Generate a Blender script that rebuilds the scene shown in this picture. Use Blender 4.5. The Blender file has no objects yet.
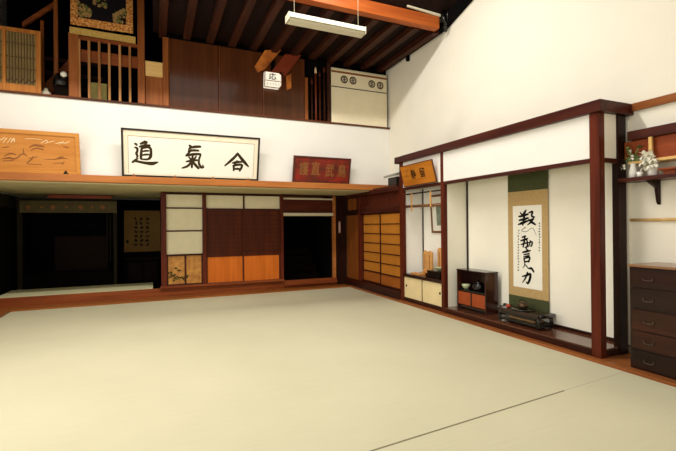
import bpy, bmesh, math, random
from mathutils import Vector, Matrix, Euler
random.seed(7)
COL = bpy.context.scene.collection
R = math.radians

# ------------------------------------------------------------------ camera
H = 1.5
F_PX, YAW, PIT, ROL, PX0, PY0 = 408.68, .396457, .0023289, -.0088747, 325.5, 224.5
CF = Vector((math.sin(YAW) * math.cos(PIT), math.cos(YAW) * math.cos(PIT), math.sin(PIT)))
_r = Vector((math.cos(YAW), -math.sin(YAW), 0)); _u = _r.cross(CF)
CR = _r * math.cos(ROL) + _u * math.sin(ROL)
CU = CR.cross(CF)
CAM = Vector((0, 0, H))
cam = bpy.data.cameras.new('camera'); camo = bpy.data.objects.new('camera', cam); COL.objects.link(camo)
camo.matrix_world = Matrix.Translation(CAM) @ Matrix((CR, CU, -CF)).transposed().to_4x4()
cam.sensor_width = 36; cam.lens = 36 * F_PX / 676
cam.shift_x = (338 - PX0) / 676; cam.shift_y = (PY0 - 225.5) / 676
cam.clip_start = .05; cam.clip_end = 100
bpy.context.scene.camera = camo

def ray(x, y): return CF + CR * ((x - PX0) / F_PX) - CU * ((y - PY0) / F_PX)
def onX(x, y, X): d = ray(x, y); return CAM + d * (X / d.x)
def onY(x, y, Y): d = ray(x, y); return CAM + d * (Y / d.y)
def onZ(x, y, Z): d = ray(x, y); return CAM + d * ((Z - H) / d.z)

# ------------------------------------------------------------------ materials
def lin(c):
    return tuple(((v / 255) / 12.92 if v / 255 <= .04045 else ((v / 255 + .055) / 1.055) ** 2.4) for v in c) + (1,)
def nm(name):
    m = bpy.data.materials.new(name); m.use_nodes = True
    nt = m.node_tree; b = nt.nodes['Principled BSDF']
    return m, nt, b
def plain(name, c, rough=.7, var=.06, scale=6, metal=0, bump=0, c2=None, emit=0, coat=0):
    m, nt, b = nm(name)
    b.inputs['Roughness'].default_value = rough; b.inputs['Metallic'].default_value = metal
    b.inputs['Coat Weight'].default_value = coat; b.inputs['Specular IOR Level'].default_value = .08 if rough > .6 else .4
    tc = nt.nodes.new('ShaderNodeTexCoord'); n = nt.nodes.new('ShaderNodeTexNoise')
    n.inputs['Scale'].default_value = scale; n.inputs['Detail'].default_value = 4
    nt.links.new(tc.outputs['Object'], n.inputs['Vector'])
    r = nt.nodes.new('ShaderNodeValToRGB'); L = lin(c)
    a = lin(c2) if c2 else tuple(v * (1 - var * 1.5) for v in L[:3]) + (1,)
    bb = L if c2 else tuple(min(1, v * (1 + var)) for v in L[:3]) + (1,)
    r.color_ramp.elements[0].color = a; r.color_ramp.elements[0].position = .3
    r.color_ramp.elements[1].color = bb; r.color_ramp.elements[1].position = .7
    nt.links.new(n.outputs['Fac'], r.inputs['Fac']); nt.links.new(r.outputs['Color'], b.inputs['Base Color'])
    if bump:
        n2 = nt.nodes.new('ShaderNodeTexNoise'); n2.inputs['Scale'].default_value = 90
        nt.links.new(tc.outputs['Object'], n2.inputs['Vector'])
        bp = nt.nodes.new('ShaderNodeBump'); bp.inputs['Strength'].default_value = bump; bp.inputs['Distance'].default_value = .004
        nt.links.new(n2.outputs['Fac'], bp.inputs['Height']); nt.links.new(bp.outputs['Normal'], b.inputs['Normal'])
    if emit:
        b.inputs['Emission Strength'].default_value = emit; nt.links.new(r.outputs['Color'], b.inputs['Emission Color'])
    return m
def wood(name, c1, c2, axis='x', rough=.4, freq=14, coat=0):
    """grain running along the axis"""
    m, nt, b = nm(name)
    b.inputs['Roughness'].default_value = rough; b.inputs['Coat Weight'].default_value = coat; b.inputs['Specular IOR Level'].default_value = .4 if rough < .25 else .14
    tc = nt.nodes.new('ShaderNodeTexCoord'); mp = nt.nodes.new('ShaderNodeMapping')
    s = [freq] * 3; s['xyz'.index(axis)] = freq * .06
    mp.inputs['Scale'].default_value = s
    n = nt.nodes.new('ShaderNodeTexNoise'); n.inputs['Scale'].default_value = 1; n.inputs['Detail'].default_value = 6
    n.inputs['Distortion'].default_value = .6
    nt.links.new(tc.outputs['Object'], mp.inputs['Vector']); nt.links.new(mp.outputs['Vector'], n.inputs['Vector'])
    r = nt.nodes.new('ShaderNodeValToRGB')
    r.color_ramp.elements[0].color = lin(c1); r.color_ramp.elements[0].position = .32
    r.color_ramp.elements[1].color = lin(c2); r.color_ramp.elements[1].position = .68
    nt.links.new(n.outputs['Fac'], r.inputs['Fac']); nt.links.new(r.outputs['Color'], b.inputs['Base Color'])
    bp = nt.nodes.new('ShaderNodeBump'); bp.inputs['Strength'].default_value = .12; bp.inputs['Distance'].default_value = .003
    nt.links.new(n.outputs['Fac'], bp.inputs['Height']); nt.links.new(bp.outputs['Normal'], b.inputs['Normal'])
    return m
def tatami():
    m, nt, b = nm('tatami_straw'); b.inputs['Roughness'].default_value = .75; b.inputs['Specular IOR Level'].default_value = .2
    g = nt.nodes.new('ShaderNodeNewGeometry'); sp = nt.nodes.new('ShaderNodeSeparateXYZ'); nt.links.new(g.outputs['Position'], sp.inputs[0])
    def mth(op, a, c=None, cl=False):
        n = nt.nodes.new('ShaderNodeMath'); n.operation = op; n.use_clamp = cl
        for i, v in enumerate((a, c)):
            if v is None: continue
            if isinstance(v, (int, float)): n.inputs[i].default_value = v
            else: nt.links.new(v, n.inputs[i])
        return n.outputs[0]
    X, Y = sp.outputs[0], sp.outputs[1]
    big = nt.nodes.new('ShaderNodeTexNoise'); big.inputs['Scale'].default_value = .7; big.inputs['Detail'].default_value = 3
    nt.links.new(g.outputs['Position'], big.inputs['Vector'])
    mp = nt.nodes.new('ShaderNodeMapping'); mp.inputs['Scale'].default_value = (2.5, 160, 1)
    nt.links.new(g.outputs['Position'], mp.inputs['Vector'])
    fine = nt.nodes.new('ShaderNodeTexNoise'); fine.inputs['Scale'].default_value = 1; fine.inputs['Detail'].default_value = 3
    nt.links.new(mp.outputs['Vector'], fine.inputs['Vector'])
    f = mth('ADD', mth('MULTIPLY', big.outputs['Fac'], .55), mth('MULTIPLY', fine.outputs['Fac'], .45))
    r = nt.nodes.new('ShaderNodeValToRGB')
    r.color_ramp.elements[0].color = lin((194, 188, 157)); r.color_ramp.elements[0].position = .25
    r.color_ramp.elements[1].color = lin((212, 206, 175)); r.color_ramp.elements[1].position = .75
    nt.links.new(f, r.inputs['Fac'])
    yl = mth('ADD', mth('MULTIPLY', X, .0815), 2.287)
    d = mth('ABSOLUTE', mth('SUBTRACT', Y, yl))
    strong = mth('MULTIPLY', mth('LESS_THAN', d, .0085), mth('MULTIPLY', mth('LESS_THAN', X, 3.38), .8))
    faint = mth('MULTIPLY', mth('LESS_THAN', d, .007), .2)
    k = mth('MAXIMUM', strong, faint)
    mx = nt.nodes.new('ShaderNodeMix'); mx.data_type = 'RGBA'
    nt.links.new(k, mx.inputs['Factor']); nt.links.new(r.outputs['Color'], mx.inputs['A']); mx.inputs['B'].default_value = lin((84, 76, 44))
    nt.links.new(mx.outputs['Result'], b.inputs['Base Color'])
    bp = nt.nodes.new('ShaderNodeBump'); bp.inputs['Strength'].default_value = .15; bp.inputs['Distance'].default_value = .002
    nt.links.new(fine.outputs['Fac'], bp.inputs['Height']); nt.links.new(bp.outputs['Normal'], b.inputs['Normal'])
    return m
def rug_mat():
    m, nt, b = nm('rug_pile'); b.inputs['Roughness'].default_value = .95
    tc = nt.nodes.new('ShaderNodeTexCoord')
    v = nt.nodes.new('ShaderNodeTexVoronoi'); v.inputs['Scale'].default_value = 36
    nt.links.new(tc.outputs['Object'], v.inputs['Vector'])
    r = nt.nodes.new('ShaderNodeValToRGB'); e = r.color_ramp.elements
    e[0].color = lin((226, 186, 112)); e[0].position = .15; e[1].color = lin((150, 84, 34)); e[1].position = .8
    x = e.new(.45); x.color = lin((210, 138, 62))
    nt.links.new(v.outputs['Distance'], r.inputs['Fac']); nt.links.new(r.outputs['Color'], b.inputs['Base Color'])
    return m
def gold_mat():
    return plain('gold_leaf', (196, 140, 62), .45, c2=(150, 92, 36), scale=9)

M = {}
M['tatami'] = tatami()
M['plaster'] = plain('wall_plaster', (238, 235, 227), .9, .015, 2)
M['niche_plaster'] = plain('niche_plaster', (252, 248, 238), .9, .01, 3)
M['plaster_r'] = plain('wall_plaster_warm', (240, 234, 217), .9, .015, 2)
M['alcove_plaster'] = plain('alcove_plaster', (246, 241, 224), .9, .015, 3)
M['soffit'] = plain('soffit_board', (204, 194, 150), .8, .05, 3)
M['paper'] = plain('door_paper', (234, 226, 194), .85, .03, 5)
M['cream_strip'] = plain('cream_strip', (220, 210, 180), .8, .03)
M['post'] = wood('red_brown_post', (72, 26, 15), (104, 44, 25), 'z', .35)
M['post_dark'] = wood('dark_post', (30, 13, 9), (46, 21, 13), 'z', .4)
M['beam_y'] = wood('dark_red_beam', (54, 22, 16), (80, 36, 25), 'y', .35)
M['beam_x'] = wood('brown_rail', (72, 36, 20), (104, 56, 32), 'x', .4)
M['frame_dark'] = wood('thin_dark_rail', (52, 22, 14), (76, 34, 20), 'x', .45)
M['ledge'] = wood('orange_ledge', (160, 96, 46), (188, 118, 62), 'x', .4)
M['border'] = wood('orange_floorboard_x', (128, 72, 30), (160, 96, 46), 'x', .3)
M['border_y'] = wood('orange_floorboard_y', (128, 72, 34), (162, 98, 52), 'y', .3)
M['sill'] = wood('sill_wood', (112, 52, 24), (146, 76, 38), 'x', .35)
M['toko_floor'] = wood('alcove_board', (70, 36, 22), (104, 58, 36), 'y', .16, 9, .3)
M['toko_front'] = wood('alcove_front', (42, 17, 11), (66, 28, 18), 'y', .3)
M['door_top'] = wood('door_dark_wood', (70, 28, 13), (92, 40, 18), 'z', .45)
M['door_low'] = wood('door_orange_wood', (186, 94, 28), (206, 110, 36), 'z', .4)
M['door_brown'] = wood('door_brown_wood', (112, 60, 22), (140, 78, 30), 'z', .4)
M['transom_dark'] = wood('transom_dark_wood', (66, 26, 16), (92, 40, 24), 'x', .5)
M['shoji'] = plain('amber_shoji', (186, 118, 42), .8, .08, 2)
M['shoji_low'] = plain('amber_board', (156, 88, 34), .7, .08, 3)
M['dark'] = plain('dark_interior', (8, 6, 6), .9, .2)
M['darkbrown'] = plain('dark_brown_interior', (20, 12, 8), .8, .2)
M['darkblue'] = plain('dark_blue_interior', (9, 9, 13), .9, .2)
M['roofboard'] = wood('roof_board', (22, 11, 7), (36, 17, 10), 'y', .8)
M['joist'] = wood('joist_wood', (46, 21, 12), (72, 35, 19), 'y', .55)
M['roofbeam'] = wood('orange_beam', (156, 74, 30), (184, 96, 42), 'x', .35)
M['gloss'] = wood('gloss_panel', (72, 38, 18), (90, 48, 23), 'z', .2, 8, .2)
M['rail'] = wood('balcony_rail', (124, 68, 30), (154, 90, 44), 'z', .4)
M['rail_x'] = wood('balcony_rail_x', (112, 56, 27), (142, 76, 38), 'x', .4)
M['baluster'] = wood('baluster_wood', (140, 92, 50), (184, 132, 80), 'z', .35)
M['lattice_frame'] = wood('lattice_frame', (160, 98, 42), (190, 122, 56), 'z', .4)
M['lattice'] = plain('lattice_slat', (96, 70, 36), .6)
M['lattice_back'] = plain('lattice_backing', (150, 128, 82), .8, .1, 4)
M['palewood'] = wood('pale_board', (214, 170, 100), (232, 194, 130), 'x', .5)
M['ink'] = plain('ink', (58, 44, 24), .7, .1)
M['ink_black'] = plain('black_ink', (22, 18, 16), .7, .1)
M['white_paper'] = plain('white_paper', (240, 236, 222), .85, .02, 4)
M['cream_mat'] = plain('cream_mount', (240, 226, 200), .85, .03, 4)
M['black_frame'] = plain('black_lacquer_frame', (32, 22, 17), .35)
M['plaque'] = wood('plaque_wood', (196, 130, 58), (214, 148, 74), 'x', .35)
M['plaque_panel'] = wood('plaque_panel_wood', (192, 124, 56), (210, 142, 70), 'x', .45)
M['carve'] = plain('carved_shadow', (140, 82, 34), .6)
M['carve_pale'] = plain('carved_highlight', (232, 200, 152), .6)
M['red_lacquer'] = plain('red_lacquer', (146, 36, 22), .4, c2=(70, 34, 20), scale=5)
M['red_frame'] = plain('dark_red_frame', (84, 34, 24), .4, .15)
M['gilt'] = plain('worn_gilt', (138, 88, 44), .45, .15, 20)
M['sign_wood'] = wood('sign_board', (176, 104, 30), (202, 128, 44), 'x', .4)
M['sign_edge'] = plain('sign_edge', (92, 50, 26), .5)
M['green_silk'] = plain('green_brocade', (76, 80, 52), .8, .1, 30)
M['tan_silk'] = plain('tan_brocade', (188, 158, 108), .8, .06, 30)
M['lacquer'] = wood('dark_lacquer', (32, 15, 11), (48, 22, 15), 'x', .22, 10, .3)
M['lacquer_side'] = wood('dark_lacquer_side', (44, 18, 12), (64, 27, 17), 'z', .22, 10, .3)
M['black'] = plain('black_lacquer', (12, 9, 8), .25, .1, coat=.2)
M['orange_panel'] = plain('orange_panel', (156, 68, 26), .5, .06, 12)
M['bronze'] = plain('bronze_pot', (84, 62, 44), .35, .2, 20, metal=.5)
M['metal'] = plain('dull_metal', (84, 72, 60), .4, metal=.8)
M['chest'] = wood('chest_wood', (26, 12, 8), (44, 21, 13), 'y', .3, 10, .2)
M['chest_face'] = wood('chest_drawer_wood', (44, 20, 12), (66, 32, 19), 'y', .25, 10, .2)
M['white_ceramic'] = plain('white_ceramic', (240, 236, 226), .2, .02)
M['petal'] = plain('white_petal', (246, 242, 226), .6, .03)
M['leaf'] = plain('green_leaf', (104, 128, 62), .6, .2, 20)
M['stem'] = plain('green_stem', (122, 140, 72), .6)
M['red_wood'] = wood('red_orange_wood', (132, 58, 28), (160, 80, 40), 'y', .4)
M['tube_white'] = plain('enamel_white', (212, 204, 178), .4, .02)
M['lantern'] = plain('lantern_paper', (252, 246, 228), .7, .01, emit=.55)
M['glow_orange'] = plain('orange_glow', (206, 122, 46), .35, c2=(110, 48, 20), scale=3, emit=.2)  # emissive orange, paints the bright reflection in the glossy panel
M['glow_red'] = plain('red_glow', (124, 50, 26), .35, .1, 3, emit=.04)  # faintly emissive red for the duller reflection, reused on one staff
M['rug'] = rug_mat()
M['rug_dark'] = plain('rug_black_field', (24, 20, 24), .95, .1, 30)
M['rug_flower'] = plain('rug_flowers', (184, 150, 96), .95, c2=(120, 84, 40), scale=60)
M['rug_leaf'] = plain('rug_leaves', (112, 112, 62), .95, c2=(84, 84, 40), scale=60)
M['rug_band'] = plain('rug_fringe', (206, 174, 100), .9, c2=(180, 140, 70), scale=30)
M['greenbox'] = plain('pale_green_box', (170, 158, 96), .7)
M['crest'] = plain('crest_print', (66, 50, 32), .8)
M['crest_panel'] = plain('crest_panel_cloth', (244, 232, 200), .85, .03, 4)
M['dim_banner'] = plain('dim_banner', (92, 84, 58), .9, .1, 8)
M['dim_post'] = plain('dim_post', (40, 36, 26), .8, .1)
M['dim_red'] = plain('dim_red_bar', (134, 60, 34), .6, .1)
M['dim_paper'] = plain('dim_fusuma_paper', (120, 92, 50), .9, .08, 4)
M['pink'] = plain('pale_pink_plastic', (186, 140, 126), .5, .05)
M['grey'] = plain('grey_plate', (150, 150, 136), .5, .08)
M['greenish'] = plain('pale_green_ceramic', (196, 204, 160), .4, .1, 12)
M['picture'] = plain('picture_wash', (150, 158, 140), .7, c2=(96, 108, 92), scale=14)
M['bamboo'] = plain('bamboo_rod', (120, 78, 44), .45, .15, 10)
M['strap'] = plain('tan_strap', (214, 158, 92), .6, .1, 12)
M['niche_paper'] = plain('cupboard_paper', (232, 212, 162), .85, .03, 6)
M['straw'] = plain('small_red_fruit', (186, 66, 34), .5)

# ------------------------------------------------------------------ mesh builder
MW = {}
class MB:
    def __init__(s): s.v = []; s.f = []; s.sm = []
    def add(s, vs, fs, sm=False):
        n = len(s.v); s.v += [Vector(v) for v in vs]
        for f in fs: s.f.append([i + n for i in f]); s.sm.append(sm)
        return s
    def box(s, x0, x1, y0, y1, z0, z1):
        x0, x1 = sorted((x0, x1)); y0, y1 = sorted((y0, y1)); z0, z1 = sorted((z0, z1))
        return s.add([(x0, y0, z0), (x1, y0, z0), (x1, y1, z0), (x0, y1, z0), (x0, y0, z1), (x1, y0, z1), (x1, y1, z1), (x0, y1, z1)],
                     [(0, 3, 2, 1), (4, 5, 6, 7), (0, 1, 5, 4), (1, 2, 6, 5), (2, 3, 7, 6), (3, 0, 4, 7)])
    def prism(s, poly, off):
        n = len(poly); off = Vector(off); P = [Vector(p) for p in poly]
        return s.add(P + [p + off for p in P], [list(range(n))[::-1], list(range(n, 2 * n))] + [(i, (i + 1) % n, (i + 1) % n + n, i + n) for i in range(n)])
    def tube(s, pts, rad, n=10, sm=True):
        pts = [Vector(p) for p in pts]; k = len(pts)
        if not isinstance(rad, (list, tuple)): rad = [rad] * k
        vs = []; fs = []; prev = None
        for i, p in enumerate(pts):
            t = (pts[min(i + 1, k - 1)] - pts[max(i - 1, 0)]).normalized()
            a = prev if prev else (Vector((0, 0, 1)) if abs(t.z) < .9 else Vector((1, 0, 0)))
            u = (a - t * a.dot(t)).normalized(); prev = u; w = t.cross(u)
            for j in range(n):
                q = 2 * math.pi * j / n; vs.append(p + (u * math.cos(q) + w * math.sin(q)) * rad[i])
        for i in range(k - 1):
            for j in range(n): fs.append((i * n + j, i * n + (j + 1) % n, (i + 1) * n + (j + 1) % n, (i + 1) * n + j))
        fs.append(list(range(n))[::-1]); fs.append([(k - 1) * n + j for j in range(n)])
        return s.add(vs, fs, sm)
    def lathe(s, prof, c, n=20):
        c = Vector(c); vs = []; fs = []; k = len(prof)
        for r_, z in prof:
            for j in range(n):
                q = 2 * math.pi * j / n; vs.append(c + Vector((r_ * math.cos(q), r_ * math.sin(q), z)))
        for i in range(k - 1):
            for j in range(n): fs.append((i * n + j, i * n + (j + 1) % n, (i + 1) * n + (j + 1) % n, (i + 1) * n + j))
        fs.append(list(range(n))[::-1]); fs.append([(k - 1) * n + j for j in range(n)])
        return s.add(vs, fs, True)
    def build(s, name, mat, parent=None, local=False, bevel=0, label=None, cat=None, kind=None, group=None):
        me = bpy.data.meshes.new(name); vs = s.v; loc = Vector((0, 0, 0))
        if parent is not None:
            if not local:
                inv = MW[parent.name].inverted(); vs = [inv @ v for v in vs]
        else:
            xs = [v.x for v in vs]; ys = [v.y for v in vs]; zs = [v.z for v in vs]
            loc = Vector(((min(xs) + max(xs)) / 2, (min(ys) + max(ys)) / 2, min(zs))); vs = [v - loc for v in vs]
        me.from_pydata([tuple(v) for v in vs], [], s.f); me.polygons.foreach_set('use_smooth', s.sm)
        bm = bmesh.new(); bm.from_mesh(me); bmesh.ops.recalc_face_normals(bm, faces=bm.faces); bm.to_mesh(me); bm.free()
        me.materials.append(M[mat] if isinstance(mat, str) else mat); me.update()
        o = bpy.data.objects.new(name, me); COL.objects.link(o); o.location = loc
        if parent is not None: o.parent = parent; MW[o.name] = MW[parent.name]
        else: MW[o.name] = Matrix.Translation(loc)
        if bevel:
            b = o.modifiers.new('bevel', 'BEVEL'); b.width = bevel; b.segments = 2; b.limit_method = 'ANGLE'
        if label: o['label'] = label
        if cat: o['category'] = cat
        if kind: o['kind'] = kind
        if group: o['group'] = group
        return o
def B(*a): return MB().box(*a)
def thing(name, label, cat, loc=(0, 0, 0), rot=(0, 0, 0), group=None, kind=None):
    o = bpy.data.objects.new(name, None); COL.objects.link(o); o.location = loc; o.rotation_euler = rot
    o.empty_display_size = .1
    MW[o.name] = Matrix.Translation(Vector(loc)) @ Euler(rot).to_matrix().to_4x4()
    o['label'] = label; o['category'] = cat
    if group: o['group'] = group
    if kind: o['kind'] = kind
    return o
def S(name, mb, mat, bevel=0):
    return mb.build(name, mat, kind='structure', bevel=bevel)
def SE(name, loc=(0, 0, 0)):
    o = bpy.data.objects.new(name, None); COL.objects.link(o); o.location = loc; o['kind'] = 'structure'
    MW[o.name] = Matrix.Translation(Vector(loc)); return o

# writing -------------------------------------------------------------
def loc_px(root, x, y, d=0):
    """a point of the photograph on the root's own plane (local y = -d) -> local (x, z)"""
    inv = MW[root.name].inverted(); o = inv @ CAM; r = inv.to_3x3() @ ray(x, y)
    t = (-d - o.y) / r.y; p = o + r * t; return (p.x, p.z)
def spline(pts, n=6):
    if len(pts) < 3: 
        a, b = pts[0], pts[-1]; return [tuple(a[k] + (b[k] - a[k]) * i / n for k in range(3)) for i in range(n + 1)]
    out = []
    P = [pts[0]] + list(pts) + [pts[-1]]
    for i in range(1, len(P) - 2):
        p0, p1, p2, p3 = P[i - 1:i + 3]
        for j in range(n):
            t = j / n
            out.append(tuple(.5 * (2 * p1[k] + (p2[k] - p0[k]) * t + (2 * p0[k] - 5 * p1[k] + 4 * p2[k] - p3[k]) * t * t + (3 * p1[k] - p0[k] - 3 * p2[k] + p3[k]) * t ** 3) for k in range(3)))
    out.append(tuple(pts[-1])); return out
_sk = [0]
def stroke(mb, pts, d=.004):
    """brush stroke in a local x-z plane; pts = (x, z, half width)"""
    q = spline(pts); _sk[0] += 1; y = -d - (_sk[0] % 7) * .0002
    L = []; Rr = []
    for i, (x, z, w) in enumerate(q):
        a = q[max(i - 1, 0)]; b = q[min(i + 1, len(q) - 1)]
        tx, tz = b[0] - a[0], b[1] - a[1]; l = math.hypot(tx, tz) or 1
        nx, nz = -tz / l, tx / l
        L.append((x + nx * w, y, z + nz * w)); Rr.append((x - nx * w, y, z - nz * w))
    n = len(q); mb.add(L + Rr, [(i, i + 1, n + i + 1, n + i) for i in range(n - 1)])
    for (x, z, w) in (q[0], q[-1]):
        m = 8; mb.add([(x + w * math.cos(2 * math.pi * k / m), y - .0001, z + w * math.sin(2 * math.pi * k / m)) for k in range(m)], [list(range(m))])
def glyph(mb, ch, cx, cz, w, h, d=.004, bold=.012, shear=0):
    c = bpy.data.curves.new('glyph', 'FONT'); c.body = ch
    o = bpy.data.objects.new('glyph', c); COL.objects.link(o)
    dg = bpy.context.evaluated_depsgraph_get(); me = bpy.data.meshes.new_from_object(o.evaluated_get(dg))
    xs = [v.co.x for v in me.vertices]; ys = [v.co.y for v in me.vertices]
    if xs:
        x0, x1, y0, y1 = min(xs), max(xs), min(ys), max(ys)
        vs = []
        for v in me.vertices:
            u = (v.co.x - x0) / max(1e-6, x1 - x0) - .5; t = (v.co.y - y0) / max(1e-6, y1 - y0) - .5
            vs.append((cx + u * w + shear * t * h, -d, cz + t * h + .08 * u * w * 0))
        for k_, (ox, oz) in enumerate(((0, 0), (1, .5), (-1, -.5), (.4, -1), (-.4, 1))):
            mb.add([(v[0] + ox * bold * w * .8, v[1] - k_ * .0001, v[2] + oz * bold * h * .8) for v in vs], [tuple(p.vertices) for p in me.polygons])
    bpy.data.objects.remove(o); bpy.data.curves.remove(c); bpy.data.meshes.remove(me)
    return mb

# ================================================================== SETTING
XF, XW, YB, YL = 4.444, 4.97, 8.036, 9.3
S('floor', B(-2.39, 4.36, -4, 8.95, -.06, 0), 'tatami')
# wooden borders round the mats
S('trim_1', MB().box(4.362, 4.97, -4, 2.87, -.06, .03).box(4.362, 4.42, 2.87, 9.3, -.06, .03), 'border_y', .004)
S('trim_2', B(-2.85, 4.44, 8.952, 9.28, -.06, .03), 'border', .004)
S('trim_3', B(-2.85, -2.392, -4, 8.95, -.06, .03), 'border_y', .004)
S('trim_4', B(-2.85, 4.2, 9.282, 9.318, -.06, .205), 'sill', .004)
S('wall_right', B(4.97, 5.1, -4, 12.2, -.06, 8.4), 'plaster_r')
S('wall_left', B(-3.0, -2.87, -4, 12.2, -.06, 8.4), 'plaster')
S('wall_front', B(-3.0, 5.1, -4.13, -4, -.06, 8.4), 'plaster')
S('wall_back', B(-2.87, 4.968, 8.036, 8.1, 2.392, 3.68), 'plaster')
S('trim_5', B(-2.86, 4.965, 8.0, 8.1, 3.682, 3.715), 'beam_x', .004)
S('trim_6', MB().box(-2.86, 4.965, 7.885, 8.1, 2.2685, 2.388), 'ledge', .005)
S('ceiling', B(-2.86, 4.44, 7.99, 12, 2.245, 2.267), 'soffit')

# right wall: strip of wood that carries on from the alcove cap
S('trim_7', B(4.93, 4.968, -4, 2.885, 2.745, 2.83), 'border_y', .003)

# ---------------- lower back wall
def yb(x, y): p = onY(x, y, YL); return p.x, p.z
TOPZ = 2.231
k = [8]
def trim(mb, mat, bev=.004):
    o = S('trim_%d' % k[0], mb, mat, bev); k[0] += 1; return o
def postx(x0, x1, z0=.206, z1=TOPZ, mat='post', y0=9.24, y1=9.36):
    return trim(B(x0, x1, y0, y1, z0, z1), mat)
postx(.125, .232); postx(.968, 1.045); postx(2.722, 2.80)
postx(4.085, 4.16, mat='ledge', y0=9.27); postx(4.18, 4.442, z0=.031, mat='post_dark', y0=9.27, y1=9.4)
trim(B(.234, 4.084, 9.26, 9.34, 2.20, TOPZ), 'frame_dark')
trim(B(.10, 2.80, 9.2, 9.28, .206, .25), 'sill')
trim(B(2.802, 4.16, 9.2, 9.28, .1, .14), 'sill')
# paper panel wall beside the dark room: frame, three papers, two painted gold boards
d1 = SE('wall_back_paper_bay', (.6, 9.31, .25))
fr = MB()
for z0, z1 in ((2.19, 2.199), (1.885, 1.915), (1.395, 1.425), (.875, .912), (.251, .275)): fr.box(.234, .966, 9.28, 9.33, z0, z1)
fr.box(.234, .262, 9.28, 9.33, .275, .875); fr.box(.592, .628, 9.28, 9.33, .275, .875); fr.box(.942, .966, 9.28, 9.33, .275, .875)
fr.build('panel_frame', 'frame_dark', d1)
for z0, z1 in ((1.915, 2.19), (1.425, 1.885), (.912, 1.395)): B(.234, .966, 9.30, 9.325, z0, z1).build('paper_panel', 'paper', d1)
for x0, x1 in ((.262, .592), (.628, .942)): B(x0, x1, 9.30, 9.325, .275, .875).build('gold_panel', gold_mat(), d1)
pine = MB()
for cx, cz, w in ((.35, .46, .07), (.46, .40, .09), (.30, .52, .05), (.55, .38, .06), (.40, .36, .05), (.66, .42, .05), (.42, .62, .03), (.48, .56, .035)):
    for j in range(7):
        a = random.uniform(0, 2 * math.pi); stroke(pine, [(cx, cz, .006), (cx + w * math.cos(a), cz + w * .6 * math.sin(a), .009)], 0)
stroke(pine, [(.27, .42, .008), (.40, .45, .01), (.5, .40, .012), (.58, .42, .006)], 0)
pm = MB(); pm.v = [Vector((v.x, 9.297 + v.y * .2, v.z)) for v in pine.v]; pm.f = pine.f; pm.sm = pine.sm
pm.build('pine_painting', plain('pine_green', (66, 62, 26), .8, .3, 20), d1)
# transom papers over the sliding doors
tb = SE('wall_back_transom', (1.9, 9.31, 1.9))
MB().box(1.046, 2.721, 9.27, 9.33, 1.86, 1.9).box(1.046, 2.721, 9.28, 9.33, 2.19, 2.199).box(1.86, 1.895, 9.28, 9.33, 1.9, 2.19).build('transom_frame', 'frame_dark', tb)
B(1.046, 1.86, 9.3, 9.325, 1.9, 2.19).build('paper_panel', 'paper', tb); B(1.895, 2.721, 9.3, 9.325, 1.9, 2.19).build('paper_panel', 'paper', tb)
# two wooden sliding doors
for i, (x0, x1, yo) in enumerate(((1.047, 1.875, 9.31), (1.845, 2.72, 9.275))):
    d = SE('door_%d' % (i + 1), ((x0 + x1) / 2, yo, .255))
    B(x0, x0 + .03, yo, yo + .03, .255, 1.855).build('stile', 'door_top', d); B(x1 - .03, x1, yo, yo + .03, .255, 1.855).build('stile', 'door_top', d)
    B(x0 + .03, x1 - .03, yo + .008, yo + .024, .85, 1.82).build('upper_panel', 'door_top', d)
    sl = MB()
    for j in range(9): sl.box(x0 + .03, x1 - .03, yo + .002, yo + .0075, .93 + j * .1, .945 + j * .1)
    sl.build('batten_strips', 'frame_dark', d)
    B(x0 + .03, x1 - .03, yo, yo + .03, 1.82, 1.855).build('top_rail', 'door_top', d)
    B(x0 + .03, x1 - .03, yo, yo + .03, .82, .85).build('middle_rail', 'door_top', d)
    B(x0 + .03, x1 - .03, yo + .006, yo + .026, .28, .82).build('lower_panel', 'door_low', d)
    B(x0 + .03, x1 - .03, yo, yo + .03, .255, .28).build('bottom_rail', 'door_low', d)
# open doorway bay
dh = SE('door_3', (3.44, 9.3, 2.0))
B(2.802, 4.084, 9.28, 9.33, 2.125, 2.165).build('cream_strip', 'cream_strip', dh)
B(2.802, 4.084, 9.30, 9.33, 1.835, 2.125).build('header_board', 'transom_dark', dh)
B(2.802, 4.084, 9.275, 9.33, 1.72, 1.835).build('lintel', 'frame_dark', dh)
B(2.802, 4.084, 9.26, 9.2745, 1.735, 1.805).build('cream_strip', 'cream_strip', dh)
# corridor behind the doorway
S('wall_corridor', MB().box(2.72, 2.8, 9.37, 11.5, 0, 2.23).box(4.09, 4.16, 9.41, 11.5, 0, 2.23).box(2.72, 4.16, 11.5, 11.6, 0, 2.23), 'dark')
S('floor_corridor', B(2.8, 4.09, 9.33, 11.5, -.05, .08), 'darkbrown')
st = thing('staircase', 'dark wooden steps just visible inside the black doorway', 'stairs', (3.44, 10.2, .081))
for j in range(4): B(2.95, 4.0, 10.0 + j * .26, 10.3 + j * .26, .081 + j * .2, .081 + (j + 1) * .2).build('step', 'darkbrown', st)

# ---------------- dark room beyond the open bay
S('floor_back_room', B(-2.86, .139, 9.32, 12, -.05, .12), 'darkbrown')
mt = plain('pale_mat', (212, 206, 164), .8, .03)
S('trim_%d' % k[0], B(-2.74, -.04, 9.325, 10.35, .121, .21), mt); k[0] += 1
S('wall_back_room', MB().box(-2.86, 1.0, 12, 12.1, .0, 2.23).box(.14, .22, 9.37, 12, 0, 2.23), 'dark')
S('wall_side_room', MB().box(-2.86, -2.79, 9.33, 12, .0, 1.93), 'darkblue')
S('trim_%d' % k[0], MB().box(-2.86, -2.79, 9.33, 12, 1.935, 2.19), 'dim_post'); k[0] += 1
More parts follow.
